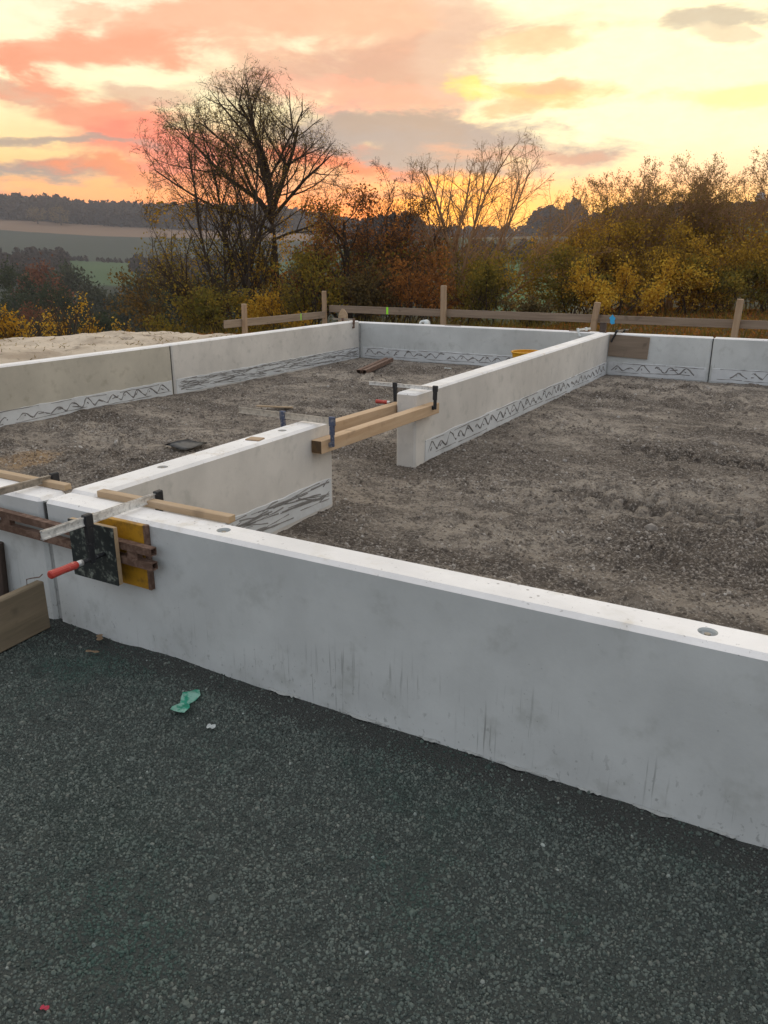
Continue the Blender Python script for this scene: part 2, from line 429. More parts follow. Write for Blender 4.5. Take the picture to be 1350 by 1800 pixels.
M['socket'] = plain('socket_cup', (0.36, 0.36, 0.35), 0.7, 0, 0.35, 40)
M['chip'] = wood('wood_chip', (0.46, 0.32, 0.20), (0.36, 0.24, 0.14), ALX)
M['seam'] = plain('joint_mortar', (0.36, 0.36, 0.34), 0.9, 0, 0.3, 20)
M['darkseam'] = plain('dark_joint_fill', (0.06, 0.06, 0.055), 0.9, 0, 0.3, 20)  # near-black strips filling the gaps between wall elements

def f_gravel(t):  # green cast of the shaded light is put into the stone colours
    p = wpos(t); oi = t.n.new('ShaderNodeObjectInfo').outputs['Random']
    patch = t.noise(p, 1.7, 5, 0.65); dk = t.noise(p, 13, 4, 0.65)
    c = t.ramp(oi, [(0.0, (0.029, 0.039, 0.033)), (0.30, (0.069, 0.085, 0.073)), (0.65, (0.104, 0.120, 0.104)), (0.90, (0.115, 0.134, 0.112)),
                    (0.995, (0.16, 0.16, 0.135)), (1.0, (0.32, 0.35, 0.32))])
    c = t.mix(t.math('MULTIPLY', t.sstep(patch, 0.50, 0.68), 0.62), c, (0.026, 0.070, 0.053))
    c = t.mix(t.math('MULTIPLY', t.sstep(dk, 0.48, 0.64), 0.55), c, (0.030, 0.036, 0.031))
    t.put(t.b.inputs['Base Color'], c); t.b.inputs['Roughness'].default_value = 0.8
M['gravel'] = mat('crushed_basalt', f_gravel)
def f_gbase(t):  # grit colour carries the same green cast of the shade
    p = wpos(t)
    n = t.noise(p, 160, 4, 0.7); patch = t.noise(p, 1.3, 4, 0.6); v = t.voro(p, 110)
    c = t.mix(n, (0.030, 0.037, 0.033), (0.082, 0.092, 0.080))
    c = t.mix(t.math('MULTIPLY', t.sstep(patch, 0.50, 0.68), 0.5), c, (0.022, 0.045, 0.034))
    y = t.xyz(p)[1]
    edge = t.sstep(t.math('ADD', y, t.math('MULTIPLY', t.math('SUBTRACT', t.noise(p, 4, 4), 0.5), 0.35)), 1.92, 2.06)
    c = t.mix(t.math('MULTIPLY', edge, 0.7), c, t.mix(t.noise(p, 30, 4), (0.034, 0.033, 0.029), (0.058, 0.056, 0.050)))
    t.put(t.b.inputs['Base Color'], c); t.b.inputs['Roughness'].default_value = 0.85
    bump(t, t.math('ADD', t.math('MULTIPLY', v, 1.2), n), 1.0, 0.010)
M['gbase'] = mat('fine_dark_grit', f_gbase)
def soil_colour(t, p):
    q = t.scale(p, (0.55, 1.5, 1))
    a = t.noise(q, 0.8, 6, 0.66, 0.5); b = t.noise(p, 5, 6, 0.68, 0.3); c = t.noise(p, 55, 4, 0.7)
    base = t.mix(t.sstep(a, 0.40, 0.62), (0.125, 0.095, 0.071), (0.43, 0.355, 0.28))
    base = t.mix(t.math('MULTIPLY', t.sstep(b, 0.46, 0.60), 0.66), base, (0.090, 0.069, 0.053))
    base = t.mix(t.math('MULTIPLY', t.sstep(c, 0.5, 0.62), 0.7), base, (0.50, 0.43, 0.36))
    base = t.mix(t.math('MULTIPLY', t.sstep(t.noise(p, 26, 5, 0.75), 0.52, 0.62), 0.75), base, (0.070, 0.056, 0.045))
    x, y, z = t.xyz(p)
    # an ochre sand spill in the left room
    d = t.vmath('LENGTH', t.vmath('SUBTRACT', t.scale(t.comb(x, y, 0.0), (1.0, 1.0, 1.0)), (-5.85, 4.15, 0)))
    sp = t.sstep(t.math('ADD', d, t.math('MULTIPLY', t.math('SUBTRACT', b, 0.5), 0.7)), 0.40, 0.12)
    base = t.mix(t.math('MULTIPLY', sp, 0.85), base, (0.42, 0.27, 0.14))
    # trodden darker earth next to the walls
    return base, b, c
def f_soil(t):
    p = wpos(t); base, b, c = soil_colour(t, p)
    t.put(t.b.inputs['Base Color'], base); t.b.inputs['Roughness'].default_value = 0.95
    bump(t, t.math('ADD', t.math('MULTIPLY', t.noise(p, 24, 6, 0.75), 1.2), t.math('MULTIPLY', c, 0.6)), 1.0, 0.035)
M['soil'] = mat('brown_site_soil', f_soil)
def f_clod(t):
    p = wpos(t); oi = t.n.new('ShaderNodeObjectInfo').outputs['Random']
    base, b, c = soil_colour(t, p)
    base = t.mix(0.62, base, t.ramp(oi, [(0, (0.045, 0.034, 0.026)), (0.40, (0.11, 0.086, 0.067)), (0.74, (0.30, 0.25, 0.205)), (0.95, (0.46, 0.41, 0.36)), (1.0, (0.56, 0.52, 0.47))]))
    t.put(t.b.inputs['Base Color'], base); t.b.inputs['Roughness'].default_value = 0.95
M['clod'] = mat('soil_clod', f_clod)
def f_mound(t):
    p = wpos(t)
    a = t.noise(t.scale(p, (1, .6, 2)), 1.6, 6, 0.65, 0.5); b = t.noise(p, 14, 5, 0.65)
    c = t.mix(t.sstep(a, 0.35, 0.62), (0.40, 0.31, 0.225), (0.60, 0.49, 0.37))
    c = t.mix(t.math('MULTIPLY', t.sstep(b, 0.55, 0.7), 0.45), c, (0.13, 0.095, 0.065))
    crack = t.sstep(t.noise(t.scale(p, (1, .35, 3)), 3.0, 4, 0.6, 1.2), 0.60, 0.68)
    c = t.mix(t.math('MULTIPLY', crack, 0.7), c, (0.11, 0.08, 0.055))
    t.put(t.b.inputs['Base Color'], c); t.b.inputs['Roughness'].default_value = 0.95
    bump(t, t.math('ADD', a, t.math('MULTIPLY', b, 0.5)), 0.7, 0.04)
M['mound'] = mat('pale_loam', f_mound)

def f_terrain(t):
    x, y, z = t.xyz(t.obj)           # x to the right, y ahead
    p = t.obj
    n = t.noise(p, 0.02, 5, 0.6); nf = t.noise(p, 0.8, 5, 0.65); ns = t.noise(t.scale(p, (1, 8, 1)), 0.02, 4, 0.6)
    yw = t.math('ADD', y, t.math('ADD', t.math('MULTIPLY', t.math('SUBTRACT', n, 0.5), 30.0), t.math('MULTIPLY', x, 0.05)))
    litter = t.mix(t.sstep(nf, 0.35, 0.65), (0.060, 0.036, 0.020), (0.150, 0.085, 0.040))
    litter = t.mix(t.math('MULTIPLY', t.sstep(t.noise(p, 0.35, 4), 0.5, 0.65), 0.5), litter, (0.055, 0.055, 0.022))
    scrub = t.mix(nf, (0.020, 0.026, 0.016), (0.040, 0.044, 0.024))
    green = t.mix(ns, (0.050, 0.088, 0.036), (0.075, 0.115, 0.046))
    dark = t.mix(ns, (0.040, 0.050, 0.036), (0.060, 0.066, 0.048))
    tan = t.mix(ns, (0.17, 0.105, 0.065), (0.23, 0.148, 0.095))
    wood_ = (0.03, 0.026, 0.02)
    c = t.mix(t.sstep(y, 38, 60), litter, scrub)
    c = t.mix(t.sstep(yw, 405, 420), c, green)
    c = t.mix(t.sstep(yw, 545, 550), c, dark)
    c = t.mix(t.sstep(yw, 745, 751), c, tan)
    c = t.mix(t.sstep(yw, 838, 845), c, wood_)
    # right of the gap the slope is nearer and grassy
    g2 = t.mix(t.sstep(y, 120, 190), t.mix(t.sstep(y, 38, 60), litter, scrub), t.mix(ns, (0.065, 0.135, 0.055), (0.095, 0.165, 0.065)))
    g2 = t.mix(t.sstep(y, 330, 345), g2, (0.05, 0.052, 0.03))
    c = t.mix(t.sstep(t.math('DIVIDE', x, t.math('MAXIMUM', y, 1.0)), 0.03, 0.17), c, g2)
    t.put(t.b.inputs['Base Color'], c); t.b.inputs['Roughness'].default_value = 0.95
    t.b.inputs['Specular IOR Level'].default_value = 0.1
M['terrain'] = mat('valley_land', f_terrain)

def f_bark(t):
    n = t.noise(t.scale(t.obj, (1, 1, .2)), 14, 4, 0.6)
    t.put(t.b.inputs['Base Color'], t.mix(n, (0.042, 0.030, 0.022), (0.115, 0.080, 0.055)))
    t.b.inputs['Roughness'].default_value = 0.9; t.b.inputs['Specular IOR Level'].default_value = 0.15
M['bark'] = mat('dark_bark', f_bark)
def f_bark2(t):
    n = t.noise(t.obj, 9, 4, 0.6)
    t.put(t.b.inputs['Base Color'], t.mix(n, (0.27, 0.155, 0.075), (0.46, 0.28, 0.15)))  # orange glow of the low sun is painted into this bark colour
    t.b.inputs['Roughness'].default_value = 0.9; t.b.inputs['Specular IOR Level'].default_value = 0.15
M['bark_warm'] = mat('sunlit_orange_bark', f_bark2)
def leaf_mat(name, stops, trans=0.35):
    m = bpy.data.materials.new(name); m.use_nodes = True
    t = NT(m.node_tree); t.n.clear()
    out = t.n.new('ShaderNodeOutputMaterial')
    rnd = t.n.new('ShaderNodeNewGeometry').outputs['Random Per Island']
    p = t.n.new('ShaderNodeNewGeometry').outputs['Position']
    v = t.math('ADD', t.math('MULTIPLY', rnd, 0.6), t.math('MULTIPLY', t.sstep(t.noise(p, 0.9, 3), 0.3, 0.7), 0.4))
    c = t.ramp(v, stops)
    d = t.n.new('ShaderNodeBsdfDiffuse'); t.put(d.inputs[0], c)
    tr = t.n.new('ShaderNodeBsdfTranslucent'); t.put(tr.inputs[0], c)
    mx = t.n.new('ShaderNodeMixShader'); mx.inputs[0].default_value = trans
    t.l.new(d.outputs[0], mx.inputs[1]); t.l.new(tr.outputs[0], mx.inputs[2]); t.l.new(mx.outputs[0], out.inputs[0])
    return m
M['lf_olive'] = leaf_mat('olive_autumn_leaf', [(0, (0.115, 0.115, 0.031)), (0.5, (0.253, 0.196, 0.041)), (1, (0.460, 0.287, 0.041))], 0.5)
M['lf_yellow'] = leaf_mat('yellow_autumn_leaf', [(0, (0.150, 0.098, 0.026)), (0.5, (0.390, 0.240, 0.036)), (1, (0.754, 0.455, 0.065))], 0.5)
M['lf_gold'] = leaf_mat('gold_leaf', [(0, (0.234, 0.124, 0.023)), (0.5, (0.546, 0.305, 0.034)), (1, (0.800, 0.572, 0.091))], 0.5)
M['lf_brown'] = leaf_mat('brown_oak_leaf', [(0, (0.120, 0.056, 0.025)), (0.5, (0.292, 0.125, 0.039)), (1, (0.539, 0.228, 0.055))], 0.5)
M['lf_drab'] = leaf_mat('drab_leaf', [(0, (0.075, 0.064, 0.030)), (0.5, (0.160, 0.110, 0.043)), (1, (0.265, 0.160, 0.046))])
M['lf_green'] = leaf_mat('dark_green_leaf', [(0, (0.029, 0.042, 0.023)), (0.5, (0.049, 0.065, 0.031)), (1, (0.085, 0.094, 0.039))], 0.2)
M['lf_rust'] = leaf_mat('rust_leaf', [(0, (0.111, 0.046, 0.026)), (0.5, (0.195, 0.075, 0.039)), (1, (0.273, 0.117, 0.055))], 0.2)
M['lf_grey'] = leaf_mat('grey_green_leaf', [(0, (0.039, 0.047, 0.034)), (0.5, (0.065, 0.072, 0.047)), (1, (0.098, 0.096, 0.058))], 0.2)
M['lf_wood'] = leaf_mat('far_wood_leaf', [(0, (0.026, 0.020, 0.016)), (0.5, (0.048, 0.034, 0.024)), (1, (0.085, 0.055, 0.034))], 0.15)
M['lf_sparse'] = leaf_mat('sparse_yellow_leaf', [(0, (0.109, 0.091, 0.036)), (0.5, (0.255, 0.182, 0.055)), (1, (0.437, 0.273, 0.055))], 0.5)

# ------------------------------------------------------------------ land
def land(r, f):
    """height of the land f metres ahead and r metres to the right"""
    d = np.hypot(r, f); a = r / np.maximum(f, 1.0)
    left = np.interp(d, [0, 18, 24, 32, 60, 110, 200, 300, 400, 480, 640, 850, 1000, 1130, 1300],
                        [0, 0, -0.7, -2.2, -7, -13, -19, -20, -16, -8.0, 4.5, 27, 49, 53, 46])
    mid = np.interp(d, [0, 19, 26, 40, 80, 140, 240, 330, 450, 600, 900, 1000, 1300],
                       [0, 0, -0.5, -2.0, -6, -8, -4, 3.0, 12, 16, 24, 26, 24])
    right = np.interp(d, [0, 28, 36, 60, 110, 180, 300, 420, 520, 800, 1300],
                         [0, 0, -0.4, -2.0, -4, -1, 10, 22, 26, 28, 25])
    wl = smooth01(a, -0.02, -0.14) if False else 1 - smooth01(a, -0.16, 0.03)
    wr = smooth01(a, 0.19, 0.30)
    front = smooth01(f, -40, 15)
    z = left * wl + (mid * (1 - wr) + right * wr) * (1 - wl)
    z = np.where(f > 0, z, np.interp(d, [0, 30, 200, 1300], [0, 0, -2, 20])) * front + (1 - front) * np.interp(d, [0, 30, 200, 1300], [0, 0, -2, 20])
    z = z + smooth01(d, 40, 300) * fbm(r / 160, f / 160, 4) * 3.0
    return z
rad = np.concatenate([np.linspace(0, 40, 41), np.geomspace(42, 1140, 86)])
ang = np.concatenate([np.linspace(-0.75, 0.75, 160), np.linspace(0.80, 2 * math.pi - 0.80, 80)])
A, Q = np.meshgrid(ang, rad)
rx_, fy_ = Q * np.sin(A), Q * np.cos(A)
zz = land(rx_, fy_)
# local x,y,z in the heading frame; the site itself is kept a little lower, under the laid ground
X_ = rx_ * RIGHT[0] + fy_ * HEAD[0]; Y_ = rx_ * RIGHT[1] + fy_ * HEAD[1]
site = (X_ > -8.6) & (X_ < 7) & (Y_ > -8) & (Y_ < 12.4)
zz = np.where(site, -0.30, zz - 0.02 + fbm(X_ / 1.3, Y_ / 1.3, 3) * 0.09 * (Q < 45))
na, nr = len(ang), len(rad)
idx = np.arange(nr * na).reshape(nr, na)
fc = np.stack([idx[:-1, :], np.roll(idx, -1, 1)[:-1, :], np.roll(idx, -1, 1)[1:, :], idx[1:, :]], -1).reshape(-1, 4)
terrain = np_mesh('terrain', np.stack([rx_, fy_, zz], -1).reshape(-1, 3), fc[:, ::-1], M['terrain'], None, True)
terrain.rotation_euler = (0, 0, YAW); tag(terrain, kind='structure')
def land_at(px, f):
    return float(land(np.array([(px - CX) / 1440.0 * f]), np.array([f]))[0])

def grid(name, x0, x1, y0, y1, step, hfun, m):
    xs = np.arange(x0, x1 + 1e-6, step); ys = np.arange(y0, y1 + 1e-6, step)
    Xg, Yg = np.meshgrid(xs, ys); Z = hfun(Xg, Yg)
    i = np.arange(Xg.size).reshape(Xg.shape)
    fcs = np.stack([i[:-1, :-1], i[:-1, 1:], i[1:, 1:], i[1:, :-1]], -1).reshape(-1, 4)
    return np_mesh(name, np.stack([Xg, Yg, Z], -1).reshape(-1, 3), fcs, m, None, True)
def h_gravel(x, y):
    z = fbm(x * 1.2, y * 1.2, 3) * 0.03 * (1 - 0.8 * smooth01(y, 1.6, 2.1)) + fbm(x * 9, y * 9, 3) * 0.020 * (1 - 0.6 * smooth01(y, 1.95, 2.15))
    return z - 0.010 + smooth01(y, 2.02, 2.19) * (0.002 + 0.012 * fbm(x * 3.1, y * 2, 3, 0.6))
ground = grid('gravel_ground', -9, 7, -6, 2.20, 0.035, h_gravel, M['gbase']); tag(ground, kind='structure')
def h_soil(x, y):
    z = fbm(x * 0.55, y * 0.55, 3) * 0.07 + fbm(x * 3.4, y * 3.4, 5, 0.72) * 0.055 + np.maximum(fbm(x * 7 + 40, y * 7, 3, 0.6), 0.03) * 0.10
    z = z * (0.35 + 0.65 * smooth01(fbm(x * 0.66 + 5, y * 1.5, 4, 0.55), -0.12, 0.16))
    # digger track with cleats and tyre ruts in the big room
    for vc, w, sl in ((5.33, 0.27, 0.12), (7.0, 0.24, 0.05)):
        v = y + sl * x - vc
        m = smooth01(np.abs(v), w, w - 0.08) * smooth01(x, -1.75, -1.2)
        lug = np.sin(x * 2 * math.pi / 0.19 + np.sign(v) * 1.6) * np.cos(v * 2 * math.pi / 0.27)
        z = z * (1 - 0.75 * m) + m * (np.clip(lug * 1.6, -1, 0.6) * 0.065 - 0.02)
    rut = smooth01(np.abs(y - 8.05 - 0.12 * x), 0.16, 0.0) * smooth01(x, -1.6, -0.9)
    z = z - rut * 0.07
    edge = np.minimum.reduce([np.abs(x + 7.1), np.abs(x + 2.84), np.abs(y - 11.75), np.abs(y - 2.33)])
    z = z * (0.35 + 0.65 * smooth01(edge, 0.05, 0.5)) + 0.02 * smooth01(edge, 0.4, 0.1) * vnoise(x * 3, y * 3)
    left = smooth01(x, -6.3, -7.0) * smooth01(y, 7.6, 6.0)
    return z - 0.005 + 0.04 * left
soil = grid('soil_ground', -8.6, 7, 2.20, 12.5, 0.03, h_soil, M['soil']); tag(soil, kind='structure')

def scatter(name, surf, m, density, smin, smax, seed, region=None, flat=0.75, sub=1, kind='stuff', power=2.6, patchy=0.0):
    """stones strewn over a surface by geometry nodes"""
    me = bpy.data.meshes.new(name); ob = bpy.data.objects.new(name, me); col.objects.link(ob); me.materials.append(m)
    ng = bpy.data.node_groups.new(name + '_nodes', 'GeometryNodeTree')
    ng.interface.new_socket('Geometry', in_out='INPUT', socket_type='NodeSocketGeometry')
    ng.interface.new_socket('Geometry', in_out='OUTPUT', socket_type='NodeSocketGeometry')
    N = ng.nodes; L = ng.links
    gout = N.new('NodeGroupOutput')
    info = N.new('GeometryNodeObjectInfo'); info.inputs[0].default_value = surf; info.transform_space = 'RELATIVE'
    src = info.outputs['Geometry']
    if region:
        x0, x1, y0, y1 = region
        pos = N.new('GeometryNodeInputPosition'); sx = N.new('ShaderNodeSeparateXYZ'); L.new(pos.outputs[0], sx.inputs[0])
        acc = None
        for comp, op, v in ((0, 'GREATER_THAN', x0), (0, 'LESS_THAN', x1), (1, 'GREATER_THAN', y0), (1, 'LESS_THAN', y1)):
            c = N.new('ShaderNodeMath'); c.operation = op; L.new(sx.outputs[comp], c.inputs[0]); c.inputs[1].default_value = v
            if acc is None: acc = c.outputs[0]
            else:
                mm = N.new('ShaderNodeMath'); mm.operation = 'MULTIPLY'; L.new(acc, mm.inputs[0]); L.new(c.outputs[0], mm.inputs[1]); acc = mm.outputs[0]
    dist = N.new('GeometryNodeDistributePointsOnFaces'); L.new(src, dist.inputs['Mesh'])
    dist.inputs['Density'].default_value = density; dist.inputs['Seed'].default_value = seed
    if region: L.new(acc, dist.inputs['Selection'])
    if patchy:
        ps = N.new('GeometryNodeInputPosition'); nz = N.new('ShaderNodeTexNoise'); nz.inputs['Scale'].default_value = patchy; nz.inputs['Detail'].default_value = 4
        mp = N.new('ShaderNodeVectorMath'); mp.operation = 'MULTIPLY'; mp.inputs[1].default_value = (0.6, 1.4, 1); L.new(ps.outputs[0], mp.inputs[0]); L.new(mp.outputs[0], nz.inputs['Vector'])
        md_ = N.new('ShaderNodeMapRange'); L.new(nz.outputs[0], md_.inputs[0]); md_.inputs[1].default_value = 0.44; md_.inputs[2].default_value = 0.60
        md_.inputs[3].default_value = density * 0.06; md_.inputs[4].default_value = density; L.new(md_.outputs[0], dist.inputs['Density'])
    ico = N.new('GeometryNodeMeshIcoSphere'); ico.inputs['Radius'].default_value = 0.5; ico.inputs['Subdivisions'].default_value = sub
    sm = N.new('GeometryNodeSetMaterial'); sm.inputs['Material'].default_value = m; L.new(ico.outputs[0], sm.inputs[0])
    rot = N.new('FunctionNodeRandomValue'); rot.data_type = 'FLOAT_VECTOR'; rot.inputs[1].default_value = (6.28, 6.28, 6.28); rot.inputs['Seed'].default_value = seed + 1
    rs = N.new('FunctionNodeRandomValue'); rs.data_type = 'FLOAT'; rs.inputs[2].default_value = 0; rs.inputs[3].default_value = 1; rs.inputs['Seed'].default_value = seed + 2
    pw = N.new('ShaderNodeMath'); pw.operation = 'POWER'; L.new(rs.outputs[1], pw.inputs[0]); pw.inputs[1].default_value = power
    mr = N.new('ShaderNodeMapRange'); L.new(pw.outputs[0], mr.inputs[0]); mr.inputs[3].default_value = smin; mr.inputs[4].default_value = smax
    rv = N.new('FunctionNodeRandomValue'); rv.data_type = 'FLOAT_VECTOR'; rv.inputs[0].default_value = (0.7, 0.55, flat * 0.7); rv.inputs[1].default_value = (1.35, 1.1, flat * 1.3); rv.inputs['Seed'].default_value = seed + 3
    vm = N.new('ShaderNodeVectorMath'); vm.operation = 'SCALE'; L.new(rv.outputs[0], vm.inputs[0]); L.new(mr.outputs[0], vm.inputs['Scale'])
    inst = N.new('GeometryNodeInstanceOnPoints'); L.new(dist.outputs['Points'], inst.inputs['Points']); L.new(sm.outputs[0], inst.inputs['Instance'])
    L.new(rot.outputs[0], inst.inputs['Rotation']); L.new(vm.outputs[0], inst.inputs['Scale'])
    L.new(inst.outputs[0], gout.inputs[0])
    md = ob.modifiers.new('scatter', 'NODES'); md.node_group = ng
    tag(ob, kind=kind)
    return ob
scatter('gravel', ground, M['gravel'], 12000, 0.006, 0.016, 3, (-4.2, 1.2, 0.15, 2.02), power=1.8)
scatter('gravel', ground, M['gravel'], 9000, 0.004, 0.009, 13, (-4.2, 1.2, 0.15, 2.06), power=1.4)
scatter('gravel', ground, M['gravel'], 5200, 0.004, 0.013, 23, (-6.5, 3.5, 1.9, 2.19))
scatter('gravel', ground, M['gravel'], 160, 0.010, 0.026, 24, (-6.5, 3.5, 1.9, 2.175))
scatter('gravel', ground, M['gravel'], 14, 0.016, 0.034, 33, (-4.5, 2, 0.1, 2.0))
scatter('soil_clods', soil, M['clod'], 3000, 0.005, 0.032, 5, (-6.9, 2.5, 2.4, 6.2), patchy=1.1, power=3.2)
scatter('soil_clods', soil, M['clod'], 700, 0.008, 0.040, 6, (-7.0, 3.0, 6.2, 11.7), patchy=0.9, power=3.0)
scatter('soil_clods', soil, M['clod'], 600, 0.006, 0.020, 9, (-7.0, 3.0, 2.4, 8.0))
scatter('soil_clods', soil, M['clod'], 5, 0.03, 0.09, 8, (-7.0, 3.0, 2.6, 11.5))

# pale heap of spread loam beyond the left wall
def h_mound(x, y):
    crest = 0.60 - 0.018 * (y - 5.5) + 0.05 * fbm(y * 0.9, x * 0 + 3.0, 3)
    w = smooth01(x, -7.45, -8.7) * smooth01(x, -12.5, -10.0)
    e = smooth01(y, 11.2, 10.2) * smooth01(y, -6, -3)
    return w * e * crest + fbm(x * 1.8, y * 0.9, 5, 0.6) * 0.13 * e - 0.06
mound = grid('soil_mound', -12.5, -7.3, -6, 11.5, 0.06, h_mound, M['mound']); tag(mound, kind='structure')

# ------------------------------------------------------------------ precast foundation walls
WZ = 0.60
def bool_cut(o, cutter):
    md = o.modifiers.new('cut', 'BOOLEAN'); md.operation = 'DIFFERENCE'; md.solver = 'EXACT'; md.object = cutter
    dg = bpy.context.evaluated_depsgraph_get(); dg.update()
    me = bpy.data.meshes.new_from_object(o.evaluated_get(dg))
    o.modifiers.clear(); o.data = me
    bpy.data.objects.remove(cutter)
def wall(label, x0, x1, y0, y1, body, holes=(), band=None, z1=WZ, style='wave', seed=0, chamf=0.016, band_h=(0.035, 0.185), inset=(0.03, 0.03)):
    """one precast element: body, pale top, base band with girder wires pressed through, socket holes"""
    root = thing('foundation_wall', ((x0 + x1) / 2, (y0 + y1) / 2, 0), label, 'wall', 'precast foundation walls')
    bm = new(); box(bm, x0, x1, y0, y1, -0.02, z1)
    top_e = [e for e in bm.edges if sum(1 for v in e.verts if v.co.z > z1 - 1e-4) == 2]
    side_e = [e for e in bm.edges if abs(e.verts[0].co.z - e.verts[1].co.z) > 0.1]
    bmesh.ops.bevel(bm, geom=top_e + side_e, offset=chamf, segments=1, affect='EDGES')
    bm.faces.ensure_lookup_table()
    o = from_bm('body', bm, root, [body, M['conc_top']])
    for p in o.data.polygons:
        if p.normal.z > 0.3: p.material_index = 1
    if holes:
        c = new()
        for hx, hy, hr, hd in holes:
            bmesh.ops.create_cone(c, cap_ends=True, segments=28, radius1=hr * 0.9, radius2=hr, depth=hd * 2,
                                  matrix=Matrix.Translation((hx - root.location.x, hy - root.location.y, z1)))
        cut = from_bm('cutter', c)
        cut.location = root.location
        bool_cut(o, cut)
        for hx, hy, hr, hd in holes:
            b = new()
            bmesh.ops.create_cone(b, cap_ends=True, segments=24, radius1=hr * 0.82, radius2=hr * 0.82, depth=0.006, matrix=Matrix.Translation((hx, hy, z1 - hd + 0.004)))
            s = from_bm('anchor_socket', b, root, M['socket'])
            b = new()
            tube(b, [(hx, hy, z1 - hd + 0.006), (hx, hy, z1 - hd + 0.012)], 0.009, 8)
            from_bm('socket_bolt', b, s, M['oldsteel'])
    if band:
        rnd = random.Random(seed)
        b0, b1 = band_h
        face, sgn = band                      # 'x' or 'y' and the outward sign
        if face == 'x':
            fx = x1 if sgn > 0 else x0; a0, a1 = y0 + inset[0], y1 - inset[1]
            P = lambda s, d, z: (fx + sgn * d, s, z)
        else:
            fx = y1 if sgn > 0 else y0; a0, a1 = x0 + inset[0], x1 - inset[1]
            P = lambda s, d, z: (s, fx + sgn * d, z)
        bm = new()
        # band panel with a ragged upper edge, a few millimetres proud
        n = max(6, int((a1 - a0) / 0.09)); lo, hi = [], []
        for i in range(n + 1):
            s = a0 + (a1 - a0) * i / n
            lo.append(s); hi.append(b1 + rnd.uniform(-0.007, 0.007))
        for dlt in (0,):
            vf_lo = [bm.verts.new(P(s, 0.006, b0 - 0.03)) for s in lo]; vf_hi = [bm.verts.new(P(s, 0.006, z)) for s, z in zip(lo, hi)]
            vb_lo = [bm.verts.new(P(s, -0.006, b0 - 0.03)) for s in lo]; vb_hi = [bm.verts.new(P(s, -0.006, z + 0.006)) for s, z in zip(lo, hi)]
            for i in range(n):
                bm.faces.new((vf_lo[i], vf_lo[i + 1], vf_hi[i + 1], vf_hi[i]))
                bm.faces.new((vf_hi[i], vf_hi[i + 1], vb_hi[i + 1], vb_hi[i]))
                bm.faces.new((vb_lo[i], vf_lo[i], vf_lo[i + 1], vb_lo[i + 1]))
            bm.faces.new((vf_lo[0], vf_hi[0], vb_hi[0], vb_lo[0])); bm.faces.new((vf_lo[n], vb_lo[n], vb_hi[n], vf_hi[n]))
        bs = from_bm('base_band', bm, root, M['strip'])
        bm = new()
        if style == 'wave':
            s = a0 + 0.05; zl, zh = b0 + 0.035, b1 - 0.035
            pitch = 0.2
            while s < a1 - pitch:
                pt = pitch * rnd.uniform(0.85, 1.1); k = rnd.random()
                top = zh + rnd.uniform(-0.035, 0.014); sk = rnd.uniform(-0.07, 0.07)
                if k > 0.04:
                    prof = ((0, 0.0), (0.14, 0.35), (0.28, 0.8), (0.40, 1.0), (0.52, 0.98), (0.66, 0.7), (0.82, 0.32), (0.97, 0.05))
                    if k < 0.12: prof = prof[2:]
                    elif k < 0.20: prof = prof[:5]
                    pts = [P(s + pt * f + sk * v * pt + rnd.uniform(-.004, .004), 0.003 + rnd.uniform(-0.002, 0.002), zl + (top - zl) * v + rnd.uniform(-.005, .005)) for f, v in prof]
                    tube(bm, pts, [rnd.uniform(0.005, 0.012) for _ in pts], 5)
                    for _q in range(1):
                        e = P(s + pt * rnd.uniform(.2, .6), 0.006, zl + (top - zl) * rnd.uniform(.3, 1)); f2 = P(s + pt * rnd.uniform(.2, .9), 0.006, zl + (top - zl) * rnd.uniform(.1, .9))
                        tube(bm, [e, f2], [0.004, 0.009], 4)
                s += pt
        # long wires and dribbles along the band
        nl = (13 if style == 'scratch' else 2)
        lines = [b0 + 0.012, b1 - 0.012] + [b0 + (b1 - b0) * rnd.uniform(0.1, 0.9) for _ in range(nl if style == 'scratch' else 0)]
        for zc in lines:
            s = a0 + rnd.uniform(0.02, 0.2)
            while s < a1 - 0.1:
                L = rnd.uniform(0.15, 0.6) if style == 'scratch' else rnd.uniform(0.25, 1.0)
                L = min(L, a1 - 0.03 - s); k = max(3, int(L / 0.06)); z = zc + rnd.uniform(-0.012, 0.012)
                pts = []; dr = rnd.uniform(-0.05, 0.05) if style == 'scratch' else 0
                for i in range(k + 1):
                    z += rnd.uniform(-0.004, 0.004); pts.append(P(s + L * i / k, 0.0065, min(max(z + dr * i / k, b0 - 0.01), b1 - 0.004)))
                if len(pts) > 2: tube(bm, pts, [rnd.uniform(0.0015, 0.0055) for _ in pts], 4)
                s += L + rnd.uniform(0.02, 0.35)
        from_bm('girder_wire', bm, bs, M['wire'])
    return root

